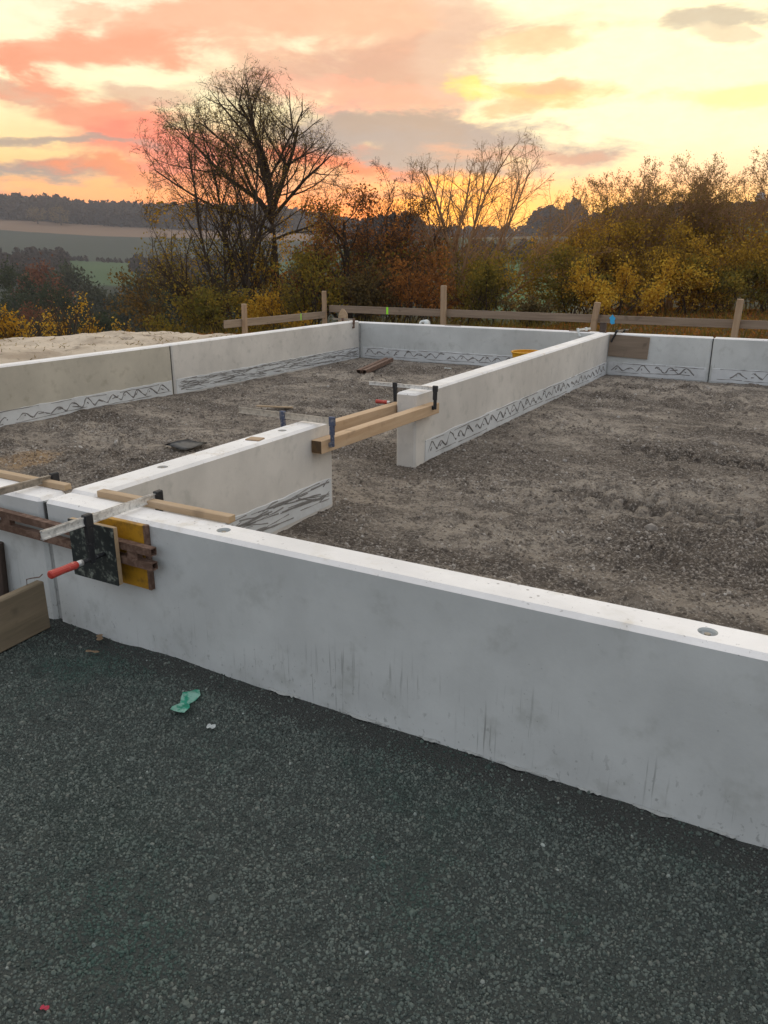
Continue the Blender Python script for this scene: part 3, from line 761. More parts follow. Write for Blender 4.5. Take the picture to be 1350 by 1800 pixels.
w_front = wall('long grey foundation wall in the foreground with one clamp at its left end', -2.982, 3.2, 2.17, 2.32, M['conc'],
               [(-2.0, 2.245, 0.030, 0.018), (-0.185, 2.245, 0.030, 0.018)], z1=WZ)
w_left_front = wall('short grey foundation wall cut off by the photo at the lower left', -7.26, -3.008, 2.166, 2.32, M['conc'])
w_mid_near = wall('stub of middle foundation wall joining the foreground wall, two sockets on top', -3.02, -2.84, 2.335, 4.33, M['conc_warm'],
                  [(-2.935, 2.86, 0.030, 0.015), (-2.935, 3.9, 0.030, 0.015)], ('x', 1), style='scratch', seed=3, inset=(0.05, 0.035), band_h=(0.05, 0.21))
w_mid_far = wall('middle foundation wall between the timber beams and the rear wall', -3.02, -2.84, 5.56, 11.735, M['conc_warm'], (), ('x', 1), seed=4, inset=(0.18, 0.03))
w_left_far = wall('left foundation wall between the joint and the far corner, scratched base', -7.26, -7.10, 7.245, 11.735, M['conc_warm'], (), ('x', 1), z1=0.625, style='scratch', seed=5)
w_left_near = wall('buff foundation wall at the left edge beside the pale soil heap', -7.26, -7.10, 2.33, 7.225, M['conc_tan'], (), ('x', 1), z1=0.625, seed=6)
w_rear_left = wall('rear foundation wall across the left room behind the floor rails', -7.26, -2.93, 11.75, 11.90, M['conc'], (), ('y', -1), z1=0.60, seed=7, inset=(0.22, 0.05))
w_rear_mid = wall('rear foundation wall with brown plywood clamped to its face', -2.91, -1.43, 11.75, 11.90, M['conc'], (), ('y', -1), z1=0.60, seed=8, inset=(0.09, 0.03))
w_rear_right = wall('rear foundation wall running out of the photo at the right edge', -1.415, 3.2, 11.75, 11.90, M['conc'], (), ('y', -1), z1=0.60, seed=9)
def filler(root, x0, x1, y0, y1, z0, z1, m):
    bm = new(); box(bm, x0, x1, y0, y1, z0, z1); return from_bm('joint_strip', bm, root, m)
_r = random.Random(12)
for k in range(16):
    x = -1.75 + 0.16 * k + _r.uniform(-.06, .06); L = _r.uniform(0.04, 0.17)
    bm = new(); n = 6
    a_ = [bm.verts.new((x + L * i / n, 2.1685, _r.uniform(0.000, 0.004))) for i in range(n + 1)]
    b_ = [bm.verts.new((x + L * i / n, 2.1695 - _r.uniform(0.004, 0.016) * math.sin(math.pi * (i + .3) / (n + .6)) - 0.002, _r.uniform(-0.006, 0.002))) for i in range(n + 1)]
    for i in range(n): bm.faces.new((a_[i], a_[i + 1], b_[i + 1], b_[i]))
    from_bm('mortar_sliver', bm, w_front, M['seam'])
filler(w_front, -3.006, -2.984, 2.186, 2.30, 0.0, 0.585, M['seam'])
filler(w_front, -2.994, -2.9825, 2.176, 2.185, 0.40, 0.583, M['darkseam'])
filler(w_left_far, -7.25, -7.12, 7.226, 7.244, 0.0, 0.60, M['darkseam'])
filler(w_rear_mid, -1.429, -1.416, 11.775, 11.89, 0.0, 0.58, M['darkseam'])
filler(w_left_far, -7.13, -7.075, 11.72, 11.748, 0.02, 0.58, M['seam'])

# ------------------------------------------------------------------ timber, rails and boards at the front joint
def chunk(name, label, cat, p0, p1, w, h, m, bev=0.003, up=(0, 0, 1), group=None, ends=None):
    base = (Vector(p0) + Vector(p1)) / 2
    root = None
    bm = new(); bar(bm, p0, p1, w, h, up, bev)
    bmesh.ops.translate(bm, verts=bm.verts, vec=-base)
    o = from_bm(name, bm, None, [m, ends] if ends else m)
    o.location = base
    if ends:
        d = (Vector(p1) - Vector(p0)).normalized()
        for p in o.data.polygons:
            if abs(p.normal.dot(d)) > 0.9: p.material_index = 1
    return tag(o, label, cat, group)
chunk('timber_batten', 'thin timber batten on the foreground wall top under the clamp bar', 'batten', (-2.80, 2.335, 0.615), (-2.03, 2.335, 0.615), 0.042, 0.030, M['batten'], 0.002, ends=M['ply_edge'])
chunk('timber_batten', 'thin timber batten on the short left wall top at the left edge', 'batten', (-3.75, 2.325, 0.615), (-3.005, 2.325, 0.615), 0.040, 0.028, M['batten'], 0.002, ends=M['ply_edge'])
o = thing('formwork_plate', (-2.47, 2.157, 0.44), 'yellow formwork plate pressed against the foreground wall behind the rails', 'plate')
bm = new(); box(bm, -2.66, -2.345, 2.145, 2.1685, 0.305, 0.59, 0.002)
from_bm('plate', bm, o, M['yellow'])
bm = new(); box(bm, -2.3449, -2.331, 2.1445, 2.1687, 0.304, 0.591, 0.001)
from_bm('edge_trim', bm, o, M['rust'])
o = thing('plywood_pad', (-2.55, 2.08, 0.46), 'black splashed plywood pad under the red handled clamp', 'plywood')
bm = new(); box(bm, -2.695, -2.43, 2.062, 2.068, 0.335, 0.588); from_bm('coated_face', bm, o, M['blackply'])
bm = new(); box(bm, -2.694, -2.4295, 2.0681, 2.088, 0.336, 0.5875, 0.001); from_bm('plywood_core', bm, o, M['ply_edge'])

def square_tube(bm, p0, p1, s, wall_=0.004):
    p0, p1 = Vector(p0), Vector(p1); d, sd, u = frame(p1 - p0)
    h = s / 2
    bar(bm, p0 + u * (h - wall_ / 2), p1 + u * (h - wall_ / 2), s, wall_)
    bar(bm, p0 - u * (h - wall_ / 2), p1 - u * (h - wall_ / 2), s, wall_)
    bar(bm, p0 + sd * (h - wall_ / 2), p1 + sd * (h - wall_ / 2), wall_, s - 2 * wall_)
    bar(bm, p0 - sd * (h - wall_ / 2), p1 - sd * (h - wall_ / 2), wall_, s - 2 * wall_)
def rail_pair(label, p0, p1, s, gap, group, upright=True):
    p0, p1 = Vector(p0), Vector(p1); mid = (p0 + p1) / 2
    root = thing('steel_rail', mid, label, 'rail', group)
    d, sd, u = frame(p1 - p0); k = u if upright else sd
    for sg in (1, -1):
        bm = new(); square_tube(bm, p0 + k * sg * (s + gap) / 2, p1 + k * sg * (s + gap) / 2, s); from_bm('tube', bm, root, M['rust'])
    for f in (0.06, 0.5, 0.94):
        bm = new(); c = p0.lerp(p1, f); bar(bm, c - d * 0.03, c + d * 0.03, (s * 0.8 if upright else gap + 0.002), (gap + 0.002 if upright else s * 0.7)); from_bm('spacer', bm, root, M['rust'])
    return root
rail_pair('pair of rusty steel tubes lying across the front wall joint', (-4.1, 2.116, 0.497), (-2.265, 2.116, 0.468), 0.033, 0.030, 'rusty double rails')
rail_pair('pair of rusty steel tubes lying on the floor of the left room', (-5.93, 9.85, 0.055), (-6.30, 11.35, 0.055), 0.06, 0.03, 'rusty double rails', False)

# ------------------------------------------------------------------ screw clamps
def clamp(label, loc, axis, L, slide, jaw, iron, barm, handle=True, tilt=0.0, barh=0.032, hl=0.13, handle_m=None):
    """bar runs from the fixed jaw at the origin along `axis`; jaws hang down; screw and handle sit at the sliding jaw"""
    root = thing('screw_clamp', loc, label, 'clamp', 'screw clamps')
    a = Vector((axis[0], axis[1], 0)).normalized(); u = Vector((0, 0, 1)); s = a.cross(u)
    if tilt: u = (u + s * tilt).normalized(); s = a.cross(u)
    O = Vector(loc)
    bm = new()                                   # I-shaped bar
    bar(bm, O - a * 0.01, O + a * L, 0.006, barh, u); bar(bm, O - a * 0.01 + u * (barh / 2 - .003), O + a * L + u * (barh / 2 - .003), 0.014, 0.006, u)
    bar(bm, O - a * 0.01 - u * (barh / 2 - .003), O + a * L - u * (barh / 2 - .003), 0.014, 0.006, u)
    from_bm('bar', bm, root, barm)
    def arm(c, sign, name):
        bm = new()
        bar(bm, c - u * (barh / 2 + 0.012), c + u * (barh / 2 + 0.008), 0.026, 0.042, a, 0.004)
        bar(bm, c + u * 0.0, c - u * jaw * 0.55 + a * sign * 0.002, 0.020, 0.034, a, 0.003)
        bar(bm, c - u * jaw * 0.5, c - u * jaw, 0.018, 0.026, a, 0.004)
        return from_bm(name, bm, root, iron)
    f = arm(O, 1, 'fixed_jaw')
    bm = new(); c = O - u * (jaw - 0.012); bar(bm, c, c + a * 0.028, 0.03, 0.03, u, 0.003); from_bm('pressure_pad', bm, f, iron)
    S = O + a * slide
    arm(S, -1, 'sliding_jaw')
    scr = new(); c = S - u * (jaw - 0.02)
    tube(scr, [c - a * 0.07, c + a * 0.055], 0.008, 8)
    for k in range(9): tube(scr, [c + a * (-0.06 + 0.012 * k), c + a * (-0.056 + 0.012 * k)], 0.0098, 8)
    tube(scr, [c - a * 0.085, c - a * 0.07], 0.019, 10)
    sc_ = from_bm('screw', scr, root, M['iron'])
    if handle:
        bm = new(); tube(bm, [c + a * 0.05, c + a * 0.075], [0.0125, 0.0125], 10); from_bm('ferrule', bm, root, M['steel'], True)
        bm = new(); tube(bm, [c + a * 0.075, c + a * 0.085, c + a * (0.075 + hl * .5), c + a * (0.07 + hl), c + a * (0.075 + hl)], [0.013, 0.0165, 0.0150, 0.0175, 0.013], 12)
        from_bm('handle', bm, root, handle_m or M['red'])
    return root
clamp('clamp with worn red handle holding the black pad at the front joint', (-2.49, 2.385, 0.632), (-0.01, -1), 0.60, 0.385, 0.185, M['iron'], M['steel'], hl=0.13, barh=0.036)
clamp('dull clamp over the short left wall at the left edge of the photo', (-3.16, 2.375, 0.630), (-0.05, -1), 0.55, 0.40, 0.15, M['iron'], M['oldsteel'], hl=0.12)
clamp('clamp with worn blue jaws holding the beams on the near wall stub', (-2.735, 4.17, 0.632), (-1, 0.02), 0.78, 0.40, 0.17, M['blueiron'], M['dullsteel'], handle=False, barh=0.042)
clamp('clamp with black jaws and red handle holding the beams on the far wall', (-2.735, 5.70, 0.632), (-1, 0.0), 0.62, 0.37, 0.17, M['iron'], M['steel'], hl=0.11, barh=0.03)
clamp('small dark clamp on the far left corner of the rear wall', (-7.075, 11.52, 0.655), (-1, 0.0), 0.42, 0.22, 0.14, M['rust'], M['oldsteel'], handle=False, barh=0.03)
clamp('leaning clamp holding the brown plywood on the rear wall', (-2.73, 11.705, 0.63), (0.25, 1), 0.36, 0.22, 0.17, M['iron'], M['oldsteel'], handle=False, tilt=0.5, barh=0.03)
clamp('pale clamp lying over the rear wall left of the middle wall', (-3.30, 11.72, 0.63), (0.3, 1), 0.34, 0.22, 0.10, M['white'], M['steel'], handle=False, tilt=-0.3, barh=0.03)

# beams bridging the gap in the middle wall
chunk('timber_beam', 'pale timber beam on the right face bridging the gap, dark sawn end', 'beam', (-2.797, 4.075, 0.472), (-2.797, 5.83, 0.452), 0.080, 0.086, M['beam'], 0.003, group='timber beams', ends=M['endgrain'])
chunk('timber_beam', 'pale timber beam on the left face bridging the gap, behind the other', 'beam', (-3.065, 4.02, 0.478), (-3.065, 5.70, 0.452), 0.080, 0.086, M['beam'], 0.003, group='timber beams', ends=M['endgrain'])

# shuttering plank at lower left
o = thing('shuttering_plank', (-2.98, 1.0, 0), 'muddy shuttering plank standing on edge at the lower left of the wall', 'plank')
bm = new(); bar(bm, (-2.985, 2.10, 0.115), (-2.86, 0.3, 0.105), 0.045, 0.235, (0, 0, 1), 0.006); from_bm('board', bm, o, M['plank'])
bm = new(); tube(bm, [(-2.99, 2.03, 0.225), (-2.985, 2.03, 0.262), (-2.965, 2.04, 0.268), (-2.935, 2.06, 0.272), (-2.925, 2.07, 0.285)], 0.0025, 6); from_bm('bent_nail', bm, o, M['rust'])
chunk('shuttering_offcut', 'dark plank leaning by the short left wall at the left edge', 'plank', (-3.375, 2.12, 0.0), (-3.355, 2.13, 0.34), 0.05, 0.10, M['darkwood'], 0.003)

# plywood, block and scraps on the rear wall
chunk('plywood_sheet', 'brown plywood sheet clamped to the rear wall face', 'plywood', (-2.83, 11.738, 0.43), (-2.265, 11.738, 0.41), 0.018, 0.31, M['ply'], 0.001, ends=M['ply_edge'])
chunk('wood_block', 'dark wood block standing on the rear wall above the middle wall', 'block', (-2.96, 11.83, 0.60), (-2.96, 11.83, 0.745), 0.085, 0.07, M['darkwood'], 0.003, up=(0, 1, 0))
o = thing('wood_offcut', (-7.42, 11.6, 0), 'pointed pale wood offcut behind the far left corner', 'offcut')
bm = new()
pr = [(-0.085, 0.50), (0.085, 0.50), (0.085, 0.72), (0.03, 0.80), (-0.01, 0.81), (-0.06, 0.73)]
va = [bm.verts.new((-7.45 + a * .9, 11.75 + a * 0.5, z)) for a, z in pr]; vb = [bm.verts.new((-7.46 + a * .9, 11.78 + a * 0.5, z)) for a, z in pr]
bm.faces.new(va); bm.faces.new(vb[::-1])
for i in range(6): bm.faces.new((va[i], va[(i + 1) % 6], vb[(i + 1) % 6], vb[i]))
from_bm('offcut_board', bm, o, M['batten'])
bm = new(); bar(bm, (-7.45, 11.79, 0.0), (-7.45, 11.79, 0.6), 0.03, 0.03); from_bm('stake', bm, o, M['post'])
o = thing('pipe_end', (-6.0, 12.05, 0), 'white plastic pipe end sticking up behind the rear wall', 'pipe')
bm = new()
for k in range(16):
    a0, a1 = k * math.pi / 8, (k + 1) * math.pi / 8
    quad = []
    for (yy, r_) in ((12.0, 0.07), (12.0, 0.03), (12.16, 0.03), (12.16, 0.07)):
        quad.append([bm.verts.new((-6.02 + math.cos(a) * r_, yy, 0.585 + math.sin(a) * r_)) for a in (a0, a1)])
    for i in range(4): bm.faces.new((quad[i][0], quad[i][1], quad[(i + 1) % 4][1], quad[(i + 1) % 4][0]))
bmesh.ops.remove_doubles(bm, verts=bm.verts, dist=1e-4)
from_bm('ring', bm, o, M['white'], True)
bm = new(); tube(bm, [(-6.02, 12.08, 0.0), (-6.02, 12.08, 0.52)], 0.03, 8); from_bm('riser', bm, o, M['greysheet'])
chunk('timber_offcut', 'thin grey timber offcut lying on the rear wall top by the tall post', 'slat', (-5.52, 11.83, 0.607), (-5.24, 11.83, 0.607), 0.05, 0.012, M['board_x'], 0.001)
chunk('timber_offcut', 'thin pinkish timber offcut lying on the rear wall top beside the pale clamp', 'slat', (-3.45, 11.80, 0.607), (-3.15, 11.80, 0.607), 0.06, 0.012, M['board_x'], 0.001)
# yellow tub behind the middle wall
o = thing('mortar_tub', (-4.10, 11.1, 0), 'yellow plastic tub half hidden behind the middle wall', 'tub')
bm = new()
c0, c1 = [], []
for k in range(24):
    a = k * math.pi / 12
    c0.append(bm.verts.new((-3.78 + math.cos(a) * 0.16, 10.9 + math.sin(a) * 0.16, 0.0))); c1.append(bm.verts.new((-3.78 + math.cos(a) * 0.22, 10.9 + math.sin(a) * 0.22, 0.36)))
for k in range(24): bm.faces.new((c0[k], c0[(k + 1) % 24], c1[(k + 1) % 24], c1[k]))
bm.faces.new(c0[::-1])
from_bm('shell', bm, o, M['tubyellow'], True)
bm = new(); tube(bm, [(-3.78 + math.cos(k * math.pi / 12) * 0.222, 10.9 + math.sin(k * math.pi / 12) * 0.222, 0.36) for k in range(25)], 0.012, 6, False); from_bm('rim', bm, o, M['tubyellow'], True)

# grey sheet lying in the left room, behind the near stub
o_bm = new()
gv = [[o_bm.verts.new((-5.12 + 0.30 * i / 4 + 0.06 * j / 3, 5.02 + 0.26 * j / 3 - 0.05 * i / 4, 0.03 + 0.007 * math.sin(i * 1.3 + j) + 0.012 * (j / 3))) for i in range(5)] for j in range(4)]
for j in range(3):
    for i in range(4): o_bm.faces.new((gv[j][i], gv[j][i + 1], gv[j + 1][i + 1], gv[j + 1][i]))
bmesh.ops.solidify(o_bm, geom=o_bm.faces[:], thickness=0.008)
gs = from_bm('grey_sheet', o_bm, None, M['greysheet'], True); tag(gs, 'grey sheet lying on the soil behind the near wall stub', 'sheet')

# small litter
def flake(name, label, cat, x, y, z, w, d, h, rz, m, bend=0.0, group=None):
    bm = new(); n = 5
    top = [[bm.verts.new(((i / n - .5) * w * (1 - 0.25 * abs(j - .5)), (j - .5) * d * (0.8 + 0.3 * math.sin(i * 2.1)), h + bend * math.sin(i * 1.7 + j * 2))) for i in range(n + 1)] for j in (0, 0.33, 0.66, 1)]
    for a, b in zip(top, top[1:]):
        for i in range(n): bm.faces.new((a[i], a[i + 1], b[i + 1], b[i]))
    bmesh.ops.solidify(bm, geom=bm.faces[:], thickness=h)
    o = from_bm(name, bm, None, m); o.location = (x, y, z); o.rotation_euler = (0.05, 0.03, rz)
    return tag(o, label, cat, group)
flake('plastic_scrap', 'crumpled green plastic scrap on the dark gravel', 'scrap', -1.957, 1.92, 0.004, 0.185, 0.07, 0.006, R(108.6), M['green'], 0.006)
flake('white_chip', 'small white chip on the gravel below the green scrap', 'chip', -1.757, 1.835, 0.002, 0.034, 0.028, 0.008, 0.4, M['white'])
flake('wood_chip', 'small wood chip on the gravel, lower of two by the plank', 'chip', -2.585, 2.015, 0.006, 0.065, 0.018, 0.008, 0.35, M['chip'], 0, 'wood chips on the gravel')
flake('wood_chip', 'small wood chip tucked under the wall foot, upper of two', 'chip', -2.665, 2.125, 0.004, 0.06, 0.03, 0.008, -0.7, M['chip'], 0, 'wood chips on the gravel')
chunk('wood_chip', 'flat wood chip lying on the near wall stub between the sockets', 'chip', (-2.965, 3.60, 0.6045), (-2.875, 3.615, 0.6045), 0.075, 0.007, M['chip'], 0.001)
flake('pink_scrap', 'tiny pink scrap on the gravel at the lower left', 'scrap', -1.329, 0.787, 0.005, 0.022, 0.012, 0.006, 0.4, M['pinkp'])
flake('pale_shard', 'pale shard lying on the soil by the rear wall', 'shard', -5.05, 10.95, 0.03, 0.12, 0.07, 0.012, 0.3, M['white'])
chunk('tan_lath', 'short lath lying on the soil left of the beams', 'lath', (-5.62, 7.0, 0.03), (-5.20, 7.12, 0.03), 0.03, 0.016, M['batten'], 0.001)

# ------------------------------------------------------------------ batter boards behind the walls
fr = thing('batter_board', (-8.3, 11.1, 0), 'short batter board frame behind the left wall, green mark on it', 'batter board', 'batter boards')
def post(root, x, y, z0, z1, w, lean=0.0, lean_y=0.0):
    bm = new(); bar(bm, (x - lean * z1, y - lean_y * z1, z0), (x, y, z1), w, w * 0.85, (0, 1, 0), 0.008); return from_bm('post', bm, root, M['post'])
def rail(root, p0, p1, th, h, m):
    bm = new(); bar(bm, p0, p1, th, h, (0, 0, 1), 0.003); return from_bm('board', bm, root, m)
post(fr, -8.255, 10.10, -0.4, 0.95, 0.075, 0.03)
rail(fr, (-8.31, 9.66, 0.655), (-8.31, 12.50, 0.640), 0.028, 0.120, M['board_y'])
bm = new(); bar(bm, (-8.2955, 11.71, 0.588), (-8.2955, 11.71, 0.705), 0.022, 0.003, (1, 0, 0)); from_bm('paint_mark', bm, fr, M['sprayg'])
fr2 = thing('batter_board', (-4, 12.6, 0), 'long batter board frame along the back with four posts, blue mark', 'batter board', 'batter boards')
post(fr2, -8.33, 12.52, -0.5, 1.065, 0.075, 0.0)
post(fr2, -5.90, 12.545, -0.5, 1.20, 0.09, -0.015)
post(fr2, -3.255, 12.545, -0.3, 0.99, 0.09, 0.13)
post(fr2, -1.22, 12.545, -0.3, 1.085, 0.09, 0.05)
post(fr2, 1.6, 12.545, -0.3, 1.1, 0.09, -0.02)
rail(fr2, (-8.28, 12.61, 0.745), (-3.30, 12.61, 0.735), 0.028, 0.125, M['board_x'])
rail(fr2, (-3.28, 12.605, 0.735), (3.2, 12.605, 0.725), 0.028, 0.120, M['board_x'])
bm = new(); bar(bm, (-7.03, 12.5945, 0.683), (-7.03, 12.5945, 0.806), 0.04, 0.003, (0, 1, 0)); from_bm('paint_mark', bm, fr2, M['sprayg'])
bm = new()
outl = ((0, 1), (.5, .55), (1, .3), (.7, -.3), (.9, -.8), (0, -1), (-.6, -.7), (-.6, -.1), (-1, .3), (-.5, .6))
va = [bm.verts.new((-3.02 + x * 0.05, 12.586, 0.735 + z * 0.075)) for x, z in outl]; vb = [bm.verts.new((-3.02 + x * 0.05, 12.5895, 0.735 + z * 0.075)) for x, z in outl]
ca, cb = bm.verts.new((-3.02, 12.586, 0.735)), bm.verts.new((-3.02, 12.5895, 0.735))
for k in range(10):
    k2 = (k + 1) % 10
    bm.faces.new((ca, va[k], va[k2])); bm.faces.new((cb, vb[k2], vb[k])); bm.faces.new((va[k], vb[k], vb[k2], va[k2]))
from_bm('paint_mark', bm, fr2, M['sprayb'])

# ------------------------------------------------------------------ trees
def tubes_np(p0, p1, r0, r1, sides):
    """separate tapered tubes for many twigs at once"""
    d = p1 - p0; L = np.linalg.norm(d, axis=1, keepdims=True); d = d / np.maximum(L, 1e-6)
    up = np.where(np.abs(d[:, 2:3]) < 0.9, np.array([[0, 0, 1.0]]), np.array([[1.0, 0, 0]]))
    s = np.cross(d, up); s /= np.linalg.norm(s, axis=1, keepdims=True); u = np.cross(s, d)
    k = np.arange(sides) * 2 * math.pi / sides
    ring = s[:, None, :] * np.cos(k)[None, :, None] + u[:, None, :] * np.sin(k)[None, :, None]
    a = p0[:, None, :] + ring * r0[:, None, None]; b = p1[:, None, :] + ring * r1[:, None, None]
    V = np.concatenate([a, b], 1).reshape(-1, 3); n = len(p0)
    base = (np.arange(n) * 2 * sides)[:, None, None]
    i = np.arange(sides); q = np.stack([i, (i + 1) % sides, (i + 1) % sides + sides, i + sides], -1)[None]
    return V, (base + q).reshape(-1, 4)
def sweep(segs, sides, o):
    """one continuous tapered tube through consecutive segments"""
    P = np.array([segs[0][0]] + [t[1] for t in segs]) - o; r = np.array([segs[0][2]] + [t[3] for t in segs])
    V = []; k = np.arange(sides) * 2 * math.pi / sides
    for i in range(len(P)):
        d = P[min(i + 1, len(P) - 1)] - P[max(i - 1, 0)]; d = d / np.linalg.norm(d)
        s_ = np.cross(d, [0.0, 1.0, 0.0] if abs(d[1]) < 0.9 else [1.0, 0, 0]); s_ /= np.linalg.norm(s_); u = np.cross(s_, d)
        V.append(P[i] + r[i] * (np.cos(k)[:, None] * s_ + np.sin(k)[:, None] * u))
    V = np.concatenate(V); i = np.arange(sides); n = len(P) - 1
    q = np.stack([i, (i + 1) % sides, (i + 1) % sides + sides, i + sides], -1)
    return V, (np.arange(n)[:, None, None] * sides + q[None]).reshape(-1, 4)
def join_np(parts):
    V, Fs, o = [], [], 0
    for v, f in parts:
        V.append(v); Fs.append(f + o); o += len(v)
    return np.concatenate(V), np.concatenate(Fs)
def leaves_np(rs, P, size, jitter, droop=0.3):
    """small folded-quad leaves at points P"""
    n = len(P)
    P = P + rs.normal(0, 1, (n, 3)) * jitter
    a = rs.normal(0, 1, (n, 3)); a[:, 2] -= droop; a /= np.linalg.norm(a, axis=1, keepdims=True)
    b = rs.normal(0, 1, (n, 3)); b -= a * np.sum(a * b, 1, keepdims=True); b /= np.linalg.norm(b, axis=1, keepdims=True)
    s = (size * rs.uniform(0.6, 1.3, n))[:, None]
    v = np.stack([P - a * s * .5, P + b * s * .34, P + a * s * .5, P - b * s * .34], 1).reshape(-1, 3)
    return v, np.arange(4 * n).reshape(n, 4)
def grow(rs, base, stems, levels, rmin=0.005, gnarl=0.12, tropism=0.10, kids=(7, 6, 5, 4), ratio=0.55, spread=(30, 55), first=0.3):
    """recursive branching; returns segments and twig points. stems: list of (dir, length, radius)"""
    S = []; tips = []
    stack = [(np.array(base, float) + np.array(o, float), np.array(d, float), L, r, 0) for (o, d, L, r) in stems]
    while stack:
        p, d, L, r, lv = stack.pop()
        d = d / np.linalg.norm(d); n = 7 if lv == 0 else (5 if lv == 1 else (4 if lv < levels else 3)); pts = [p]; ds = [d]
        taper = 0.72 if lv < levels else 0.6
        for i in range(n):
            d = d + rs.normal(0, gnarl, 3) + np.array([0, 0, tropism * (0.5 if lv == 0 else 1)]); d = d / np.linalg.norm(d)
            p = p + d * L / n; pts.append(p); ds.append(d)
        for i in range(n):
            r0 = max(r * (1 - taper * i / n), rmin); r1 = max(r * (1 - taper * (i + 1) / n), rmin)
            S.append((pts[i], pts[i + 1], r0, r1, lv))
            if lv >= levels - 1: tips.append(pts[i + 1])
        if lv < levels:
            k = kids[min(lv, len(kids) - 1)]; ph = rs.uniform(0, 6.28)
            for j in range(k):
                t = first + (1 - first) * (j + rs.uniform(0.1, 0.9)) / k if lv == 0 else 0.15 + 0.85 * (j + rs.uniform(0, 1)) / k
                fi = min(int(t * n), n - 1); fr_ = t * n - fi
                q = pts[fi] * (1 - fr_) + pts[fi + 1] * fr_; dd = ds[fi + 1]
                ph += 2.4 + rs.uniform(-0.4, 0.4)
                s = np.cross(dd, [0.3, 0.2, 1.0]) if abs(dd[2]) < .95 else np.cross(dd, [1.0, 0, 0]); s /= np.linalg.norm(s); u = np.cross(s, dd)
                an = R(rs.uniform(*spread)) * (1.0 if lv else 0.9)
                nd = dd * math.cos(an) + (s * math.cos(ph) + u * math.sin(ph)) * math.sin(an)
                LL = L * ratio * (1.15 - 0.55 * t) * rs.uniform(0.7, 1.2); rad_ = max(r * (1 - taper * t) * 0.55, rmin)
                stack.append((q, nd, LL, rad_, lv + 1))
    return S, np.array(tips)
def fit_top(S, tips, loc, px, f, ytop):
    o = np.array(loc); want = height_at(ytop, f) - o[2]; have = np.percentile(tips[:, 2] - o[2], 99.3); k = want / have
    return [(o + (a - o) * k, o + (b - o) * k, c, d, e) for a, b, c, d, e in S], o + (tips - o) * k
def prune(rs, S, tips, loc, px, f, cx_px, cy_px, rx_px, ry_px):
    """keep the crown inside a ragged dome"""
    o = np.array(loc); zc = height_at(cy_px, f); rz = abs(height_at(cy_px - ry_px, f) - zc); rw = rx_px / 1440 * f; off = (cx_px - px) / 1440 * f
    c = np.array([o[0] + RIGHT[0] * off, o[1] + RIGHT[1] * off, zc])
    def inside(p, k=1.0):
        d = (p - c) / np.array([rw, rw, rz]); a = np.arctan2(d[2], d[0] * RIGHT[0] + d[1] * RIGHT[1])
        return np.sqrt((d * d).sum()) < k + 0.07 * math.sin(a * 5 + 1) + 0.05 * math.sin(a * 11)
    S2 = []
    for (p, q, r0, r1, lv) in S:
        low_ = q[2] < zc - rz * .55
        k = 0.92 + (0.0 if lv == 0 else 0.15 * rs.rand())
        if not (low_ or inside(q, k)): continue
        if not low_:
            d0 = np.sqrt((((p - c) / np.array([rw, rw, rz])) ** 2).sum()); d1 = np.sqrt((((q - c) / np.array([rw, rw, rz])) ** 2).sum())
            r0 = min(r0, 0.004 + max(0.0, 0.98 - d0) * 0.11); r1 = min(r1, 0.0035 + max(0.0, 0.98 - d1) * 0.11)
        S2.append((p, q, r0, r1, lv))
    T2 = np.array([p for p in tips if inside(p)])
    return S2, T2
def build_tree(name, label, group, loc, S, leafsets, bark, seed, cat='tree'):
    root = thing(name, loc, label, cat, group)
    o = np.array(loc)
    def seg(sel, sides):
        if not sel: return None
        p0 = np.array([s[0] for s in sel]) - o; p1 = np.array([s[1] for s in sel]) - o
        d = p1 - p0; p1 = p1 + d * 0.04
        return tubes_np(p0, p1, np.array([s[2] for s in sel]), np.array([s[3] for s in sel]), sides)
    big = [s for s in S if s[4] <= 0]; limbs = [s for s in S if s[4] == 1]; tw = [s for s in S if s[4] > 1]
    chains = []
    for t in big:
        if chains and np.allclose(chains[-1][-1][1], t[0]): chains[-1].append(t)
        else: chains.append([t])
    for i, ch in enumerate(chains):
        v, f = sweep(ch, 9 if ch[0][2] > 0.03 else 5, o)
        np_mesh('trunk' if i == 0 and cat == 'tree' else ('stem' if cat != 'tree' or ch[0][0][2] < o[2] + 0.6 else 'limb'), v, f, bark, root, True)
    parts = [x for x in (seg(limbs, 5), seg(tw, 3)) if x]
    cr = None
    if parts:
        v, f = join_np(parts); cr = np_mesh('crown', v, f, bark, root, True)
    for nm, P, size, jit, m in leafsets:
        rs = np.random.RandomState(seed + 5)
        if len(P) == 0: continue
        v, f = leaves_np(rs, P - o, size, jit); np_mesh(nm, v, f, m, cr if cr is not None else root)
    return root
def pick(rs, P, n):
    return P[rs.randint(0, len(P), n)] if len(P) else P
def at_tree(px, f, dz=0.0):
    x, y = ground_at(px, f); return (x, y, land_at(px, f) - 0.1 + dz)
def lean(px_per, up=1.0, fwd=0.0):
    """direction leaning to the picture's right by px_per per unit of height"""
    return (RIGHT[0] * px_per + HEAD[0] * fwd, RIGHT[1] * px_per + HEAD[1] * fwd, up)

TG = 'autumn trees beyond the batter boards'
